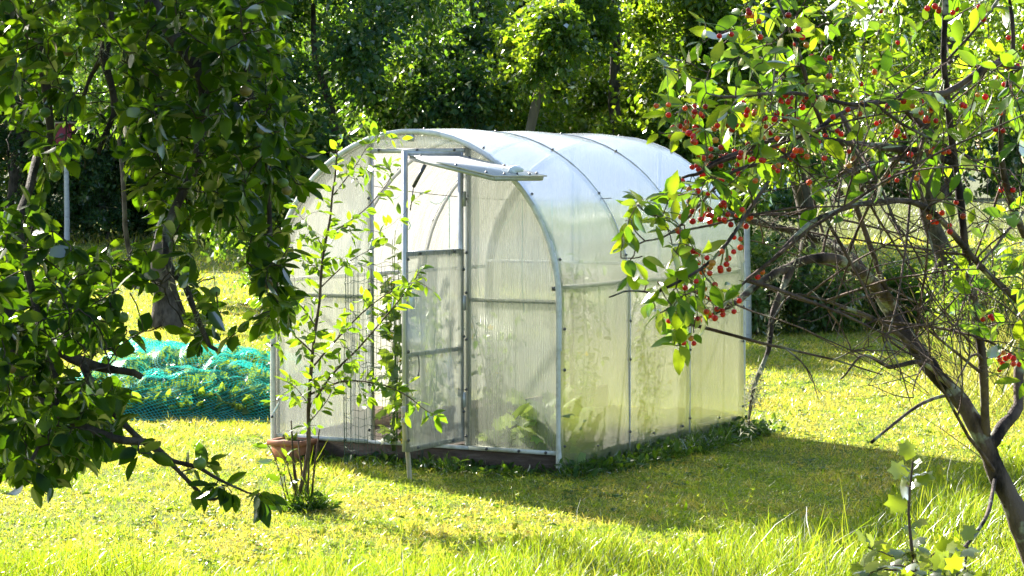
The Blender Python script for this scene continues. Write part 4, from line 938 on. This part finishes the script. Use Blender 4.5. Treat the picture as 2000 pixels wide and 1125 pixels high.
zt2 = -np.cos(zz)*.96; zt2[-1] -= .18; zt2[-2] -= .05; chm = lathe(rr, zt2, 12).mesh('cherry', M['cherry'], True)
fr.sort(key=lambda f: f[0][1])
for e, s in fr[:96]:
    o = part('cherry', chm, None, cht, loc=e-CB); o.scale = (s, s, s); o.rotation_euler = (r.uniform(-.3, .3), r.uniform(-.3, .3), 0)
g = Geo()
for e, s in fr[96:]: g.inst(BALL, [e-CB], [A(0, 1, 0)], [A(0, 0, 1)], s)
if len(fr) > 96: tag(part('cherries', g, M['cherry'], cht, True), kind='stuff')

# --- currant bush near the camera at the lower right
r = np.random.default_rng(19); d = 4.2
KB = at(1790, 1700, d)*A(1, 1, 0)
kl = [(smooth_path([KB, at(1790, 1300, d), at(1785, 1120, d), at(1775, 1000, d), at(1783, 900, d)], 5), .006, .0018),
      (smooth_path([KB, at(1860, 1350, 4.3), at(1880, 1150, 4.3), at(1890, 1060, 4.3)], 5), .005, .0018),
      (smooth_path([KB, at(1740, 1350, 4.1), at(1710, 1180, 4.1), at(1690, 1105, 4.1)], 5), .005, .0018),
      (smooth_path([at(1790, 1300, d), at(1830, 1160, d), at(1820, 1090, d)], 5), .004, .0016)]
tg = [at(r.uniform(1680, 1920), r.uniform(1040, 1130), r.uniform(4, 4.5)) for _ in range(9)] + [at(r.uniform(1600, 2000), r.uniform(1110, 1350), r.uniform(3.9, 4.6)) for _ in range(28)]
build_tree('currant_bush', 'blurred currant bush with lobed leaves shining white at the bottom right', KB, kl, tg, 20, 'bark_young', 'leaf_cur', LOBED, .010, .038, cat='bush', droop=.1, rk=.01, t0=.2, spread=1.0)
# leaves up its tallest shoot
o = bpy.data.objects['currant_bush']; P, T, N, Z = leaves_on([(kl[0][0][9:], None), (kl[1][0][9:], None), (kl[2][0][9:], None)], .010, .040, r, .0, .1); part('leaves', Geo().inst(LOBED, P-KB, T, N, Z), M['leaf_cur'], o)

# --- background trees
def bgtree(label, x, y, h, rad, seed, leaf, nleaf=26000, lsize=.09, zlow=.9, lean=0, tr=.16, group='trees behind the greenhouse', bark='bark_old', clumps=90, name='broadleaf_tree', more=(), flat=.9, tpl=LEAF_LO, cat='tree', csz=.34):
    r = np.random.default_rng(seed); t = thing(name, label, cat, (x, y, 0), 0, group)
    top = A(lean, 0, h*.82); trunk = jit(smooth_path([A(0, 0, -.1), A(lean*.2, .0, h*.25), A(lean*.6, .05, h*.55), top], 6), .05*rad, r)
    c = A(lean*.6, 0, (h+zlow)/2); hh = (h-zlow)/2
    v = rdir(clumps, 0, r)*r.uniform(.35, 1.0, clumps)[:, None]**.5; cen = c + v*A(rad, rad*flat, hh)
    cen = np.vstack([cen] + [(q-A(x, y, 0))[None] for q in more]); cen = cen[cen[:, 2] > zlow*.8]; sc = np.linalg.norm(v, axis=1)
    g = Geo(); R0 = np.linspace(tr, tr*.3, len(trunk)); R0[:2] *= 1.35; g.tube(trunk, R0, 10); part('trunk', g, M[bark], t, True)
    bl = connect([np.append(p, q) for p, q in zip(trunk[5:], R0[5:])], cen, r, .12, .008, .022, nseg=4)
    g = Geo(); [g.tube(P, R, 5, False) for P, R in bl]; part('limbs', g, M[bark], t, True)
    per = r.dirichlet(np.full(len(cen), 3.0)); cnt = np.maximum(8, (per*nleaf).astype(int))
    P = []; T = []
    for cc, n in zip(cen, cnt):
        s = csz*rad/2*r.uniform(.7, 1.3)*1.6; nsh = max(3, n//14)
        # sprays: leaves sit along short shoots leaving the clump
        d = rdir(nsh, -.05, r); L = s*r.uniform(.5, 1.25, nsh); k = r.integers(0, nsh, n); f = r.uniform(.15, 1, n)[:, None]
        q = cc + d[k]*L[k][:, None]*f - A(0, 0, 1)*(.25*L[k][:, None]*f*f) + r.normal(size=(n, 3))*.03*(1+s)
        P.append(q); T.append(d[k]*.6 + r.normal(size=(n, 3))*.6 + A(0, 0, -.35))
    P = np.concatenate(P); T = unit(np.concatenate(T)); n = len(P); N = rdir(n, .8, r)
    part('foliage', Geo().inst(tpl, P, T, N, lsize*r.uniform(.6, 1.3, n)), M[leaf], t); return t
def px(x, Y): return (x-1000)/4509*Y
bgtree('dark blue green tree filling the view left of the greenhouse roof', px(640, 29), 29, 5.0, 2.0, 101, 'leaf_dark', 60000, .095, .35, tr=.09)
bgtree('old tree with thick dark trunk standing on the lawn behind the netting', px(322, 26.5), 26.5, 5.2, 1.5, 102, 'leaf_dark', 17000, .08, 2.0, .3, .15)
bgtree('shady tree left of the leaning pole behind the greenhouse', px(835, 33), 33, 5.0, 1.9, 103, 'leaf_dark', 50000, .10, .7, tr=.15)
bgtree('brightly lit bushy tree right of the leaning pole', px(1205, 30), 30, 5.4, 1.8, 104, 'leaf_bright', 60000, .095, .9, more=[at(1085, 40, 28.1), at(1070, 90, 28.2), at(1060, 130, 28.2), at(1100, 70, 28.0)], flat=.55, tr=.14)
bgtree('sunny tree with dark trunk behind the right end of the greenhouse roof', px(1370, 33), 33, 5.6, 1.6, 105, 'leaf_bright', 34000, .09, 1.4, tr=.2)
bgtree('sunny yellow green tree top directly above the greenhouse apex', px(790, 36), 36, 6.2, 1.7, 106, 'leaf_bright', 24000, .10, 3.0, tr=.14)
bgtree('loose green tree behind the cherries on the right', px(1560, 34), 34, 6.6, 1.9, 107, 'leaf_bright', 24000, .09, 2.0, tr=.16)
bgtree('green tree behind the top right of the cherry tree', px(1830, 36), 36, 7.0, 2.2, 108, 'leaf_bright', 26000, .09, 2.4, tr=.16)
bgtree('pale lit tree seen through the apple branches', px(262, 36), 36, 6.0, 1.3, 109, 'leaf_bright', 14000, .09, 2.6, lean=-.6, tr=.045)
bgtree('dark tree behind the red box on the post', px(40, 68), 68, 15, 5.0, 110, 'leaf_far', 50000, .22, .0, tr=.25, csz=.3)
bgtree('dark tree at the back of the shaded lawn', px(330, 70), 70, 15, 4.6, 111, 'leaf_far', 44000, .22, .1, tr=.25, csz=.3)
bgtree('tall dark tree far behind the left of the greenhouse', px(620, 60), 60, 8.5, 4.0, 112, 'leaf_far', 46000, .20, .8, tr=.25, csz=.3)
bgtree('tall dark tree far behind the greenhouse door', px(870, 56), 56, 8, 4.0, 113, 'leaf_far', 46000, .20, .6, tr=.25, csz=.3)
bgtree('tall dark tree far behind the leaning pole', px(1080, 58), 58, 8, 3.8, 114, 'leaf_far', 46000, .20, .6, tr=.25, csz=.3)
bgtree('tall dark tree beyond the left edge of the shaded lawn', -13.5, 62, 16, 4.5, 117, 'leaf_far', 40000, .25, 1.0, tr=.3, csz=.3)
bgtree('tall dark tree shading the back lawn beyond the apple tree', -20, 74, 18, 5.0, 118, 'leaf_far', 30000, .3, 1.0, tr=.3, csz=.3)
bgtree('far tree behind the right end of the greenhouse', px(1330, 62), 62, 7.5, 3.2, 115, 'leaf_far', 30000, .20, .8, tr=.25, csz=.3)
for k, (xx, yy, hh, lab) in enumerate(((9.2, 19.5, 9.0, 'garden tree nearest the right end of the lawn outside the photo'), (11.0, 24, 10, 'tall garden tree on the right outside the photo'), (14.5, 29, 11, 'tall garden tree farther right outside the photo'), (9.5, 15.0, 9.0, 'garden tree beside the cherry tree outside the photo'),
        (-7.5, -7, 6.5, 'added unseen tree behind and left of the camera, dims reflections'), (-1.5, -12, 7.5, 'added unseen tree straight behind the camera, dims reflections'), (5.5, -9, 7, 'added unseen tree behind and right of the camera, dims reflections'), (-13, -2, 7, 'added unseen tree far left of the camera, dims reflections'))):
    bgtree(lab, xx, yy, hh, 2.9, 140+k, 'leaf_dark', 16000, .2, .2, tr=.2, group='trees around the lawn outside the photo', csz=.36, clumps=120)  # all unseen; placed for the sheet reflections, those behind also to dim sky fill
for k, (xx, yy, hh, lab) in enumerate(((1500, 150, 13, 'distant tree across the meadow nearest the greenhouse'), (1680, 160, 12, 'distant tree in the middle across the meadow'), (1850, 150, 14, 'distant tree across the meadow below the cherry leaves'), (2010, 155, 13, 'distant tree across the meadow at the right edge'))):
    bgtree(lab, px(xx, yy), yy, hh, 5.5, 120+k, 'leaf_far', 9000, .5, .3, tr=.4, group='distant trees across the meadow', csz=.3)

for k, (pxx, yy, hh, lab) in enumerate(((250, 63, 2.2, 'dark shrub at the back lawn under the apple branches'), (470, 61, 2.4, 'loose shrub behind the lawn left of the greenhouse'), (590, 40, 2.2, 'dark shrub directly behind the left edge of the greenhouse'), (760, 42, 2.4, 'shrub hidden low behind the greenhouse door'), (960, 40, 2.4, 'dark shrub left of the pole foot'), (1120, 42, 2.3, 'shrub right of the pole foot'), (1290, 40, 2.2, 'shrub behind the rear end of the greenhouse roof'), (20, 62, 3.4, 'dark shrub left of the birch post'), (125, 64, 3.6, 'dark shrub right behind the birch post'), (205, 62, 3.0, 'dark shrub right of the birch post'), (1420, 48, 1.9, 'shrub at the meadow edge right of the greenhouse'))):
    bgtree(lab, px(pxx, yy), yy, hh*1.25, 1.7, 160+k, 'leaf_dark', 14000, .13, .0, tr=.05, group='shrubs behind the greenhouse', name='shrub', cat='shrub', clumps=60)
# --- hedge of raspberry canes at the right
def bush(label, x, y, h, rad, seed, leaf, n, ls, group=None, name='raspberry_bush', cat='bush'):
    r = np.random.default_rng(seed); t = thing(name, label, cat, (x, y, 0), 0, group); g = Geo(); P = []; T = []
    for k in range(22):
        a = r.uniform(0, 6.28); rr_ = rad*math.sqrt(r.uniform()); b = A(math.cos(a)*rr_*.7, math.sin(a)*rr_*.7, -.03); hk_ = h*r.uniform(.6, 1.05)*(1-.3*(rr_/rad)**2)
        p = smooth_path([b, b*A(1.2, 1.2, 0)+A(0, 0, hk_*.6), b*A(1.5, 1.5, 0)+A(r.normal()*.1, r.normal()*.1, hk_)], 6); g.tube(p, np.linspace(.006, .002, len(p)), 5)
        m = n//22; i = r.uniform(.12, 1, m)*(len(p)-1); q = p[i.astype(int)]; d = rdir(m, .1, r); P.append(q+d*r.uniform(.02, .16, m)[:, None]); T.append(d)
    part('canes', g, M['bark_young'], t, True); P = np.concatenate(P); T = np.concatenate(T); m = len(P)
    part('foliage', Geo().inst(LEAF_MID, P, T+A(0, 0, -.2), rdir(m, 1.0, r), ls*r.uniform(.6, 1.2, m)), M[leaf], t); return t
bush('leafy raspberry bush right behind the rear corner of the greenhouse', px(1470, 25.6), 25.6, 1.15, .55, 131, 'leaf_rasp', 5200, .085, 'raspberry bushes at the lawn edge')
bush('middle raspberry bush beyond the cherry trunk', px(1600, 26), 26, 1.05, .6, 132, 'leaf_rasp', 5200, .085, 'raspberry bushes at the lawn edge')
bush('low dark raspberry bush at the right end of the row', px(1730, 26.4), 26.4, .8, .55, 133, 'weed', 4200, .085, 'raspberry bushes at the lawn edge')
bush('tall weedy bush at the right edge behind the cherry trunk', px(1930, 21), 21, 1.2, .6, 134, 'leaf_rasp', 4000, .06, None, 'bush')
r = np.random.default_rng(44); n = 1900; X = r.uniform(2.7, 5.6, n); Y = r.uniform(16.5, 21.5, n); k = X > .19*Y; X, Y = X[k], Y[k]; n = len(X); h = r.uniform(.3, .95, n); T = rdir(n, 1.5, r)
g = Geo().inst(BLADE_HI, np.stack([X, Y, hill(X, Y)-.01], -1), T, rdir(n, 0, r), np.stack([np.full(n, .007), h, h*.5], -1))
tag(part('dry_stalks', g, M['stalk']), 'tall yellow brown stalks and weeds at the right edge behind the cherry', 'weeds', kind='stuff')

# --- posts and poles
def post(name, label, cat, p0, p1, r0, r1, mt, group=None):
    t = thing(name, label, cat, p0, 0, group); P = jit(smooth_path([A(0, 0, -.05), (p1-p0)*.5, p1-p0], 6), r0*.08); part('shaft', Geo().tube(P, np.linspace(r0, r1, len(P)), 12), M[mt], t, True); return t
pt = at(1092, 0, 28.7); pb = at(1034, 258, 28.7); dirp = (pb-pt)/(pb[2]-pt[2]); base = pb - dirp*pb[2]; topp = pt + dirp*.3
post('wooden_pole', 'leaning weathered wooden pole behind the greenhouse roof', 'pole', base, topp, .068, .055, 'pole')
b = A(px(131, 59), 59, 0); tpz = at(131, 300, 59)
bpst = post('birdhouse_post', 'pale birch post carrying the dark red box', 'post', b, A(b[0], 59, tpz[2]), .075, .06, 'birch')
bh = thing('birdhouse', 'dark red box on top of the pale birch post', 'birdhouse', A(b[0]-.08, 59, tpz[2]))
part('box', Geo().box(-.28, .28, -.2, .2, 0, .75), M['red_paint'], bh); part('roof', Geo().box(-.36, .36, -.28, .28, .752, .80), M['wood_bed'], bh)
part('entrance', Geo().tube([(0, -.203, .45), (0, -.206, .45)], .07, 12), M['bolt'], bh)
post('fence_post', 'dark upright post at the meadow edge seen between cherry twigs', 'post', A(px(1566, 38), 38, 0), A(px(1566, 38), 38, 1.6), .06, .055, 'pole')
post('fence_post', 'pale mossy post beside the raspberry bush', 'post', A(px(1462, 24.5), 24.5, 0), A(px(1458, 24.5), 24.5, 1.35), .04, .03, 'birch')
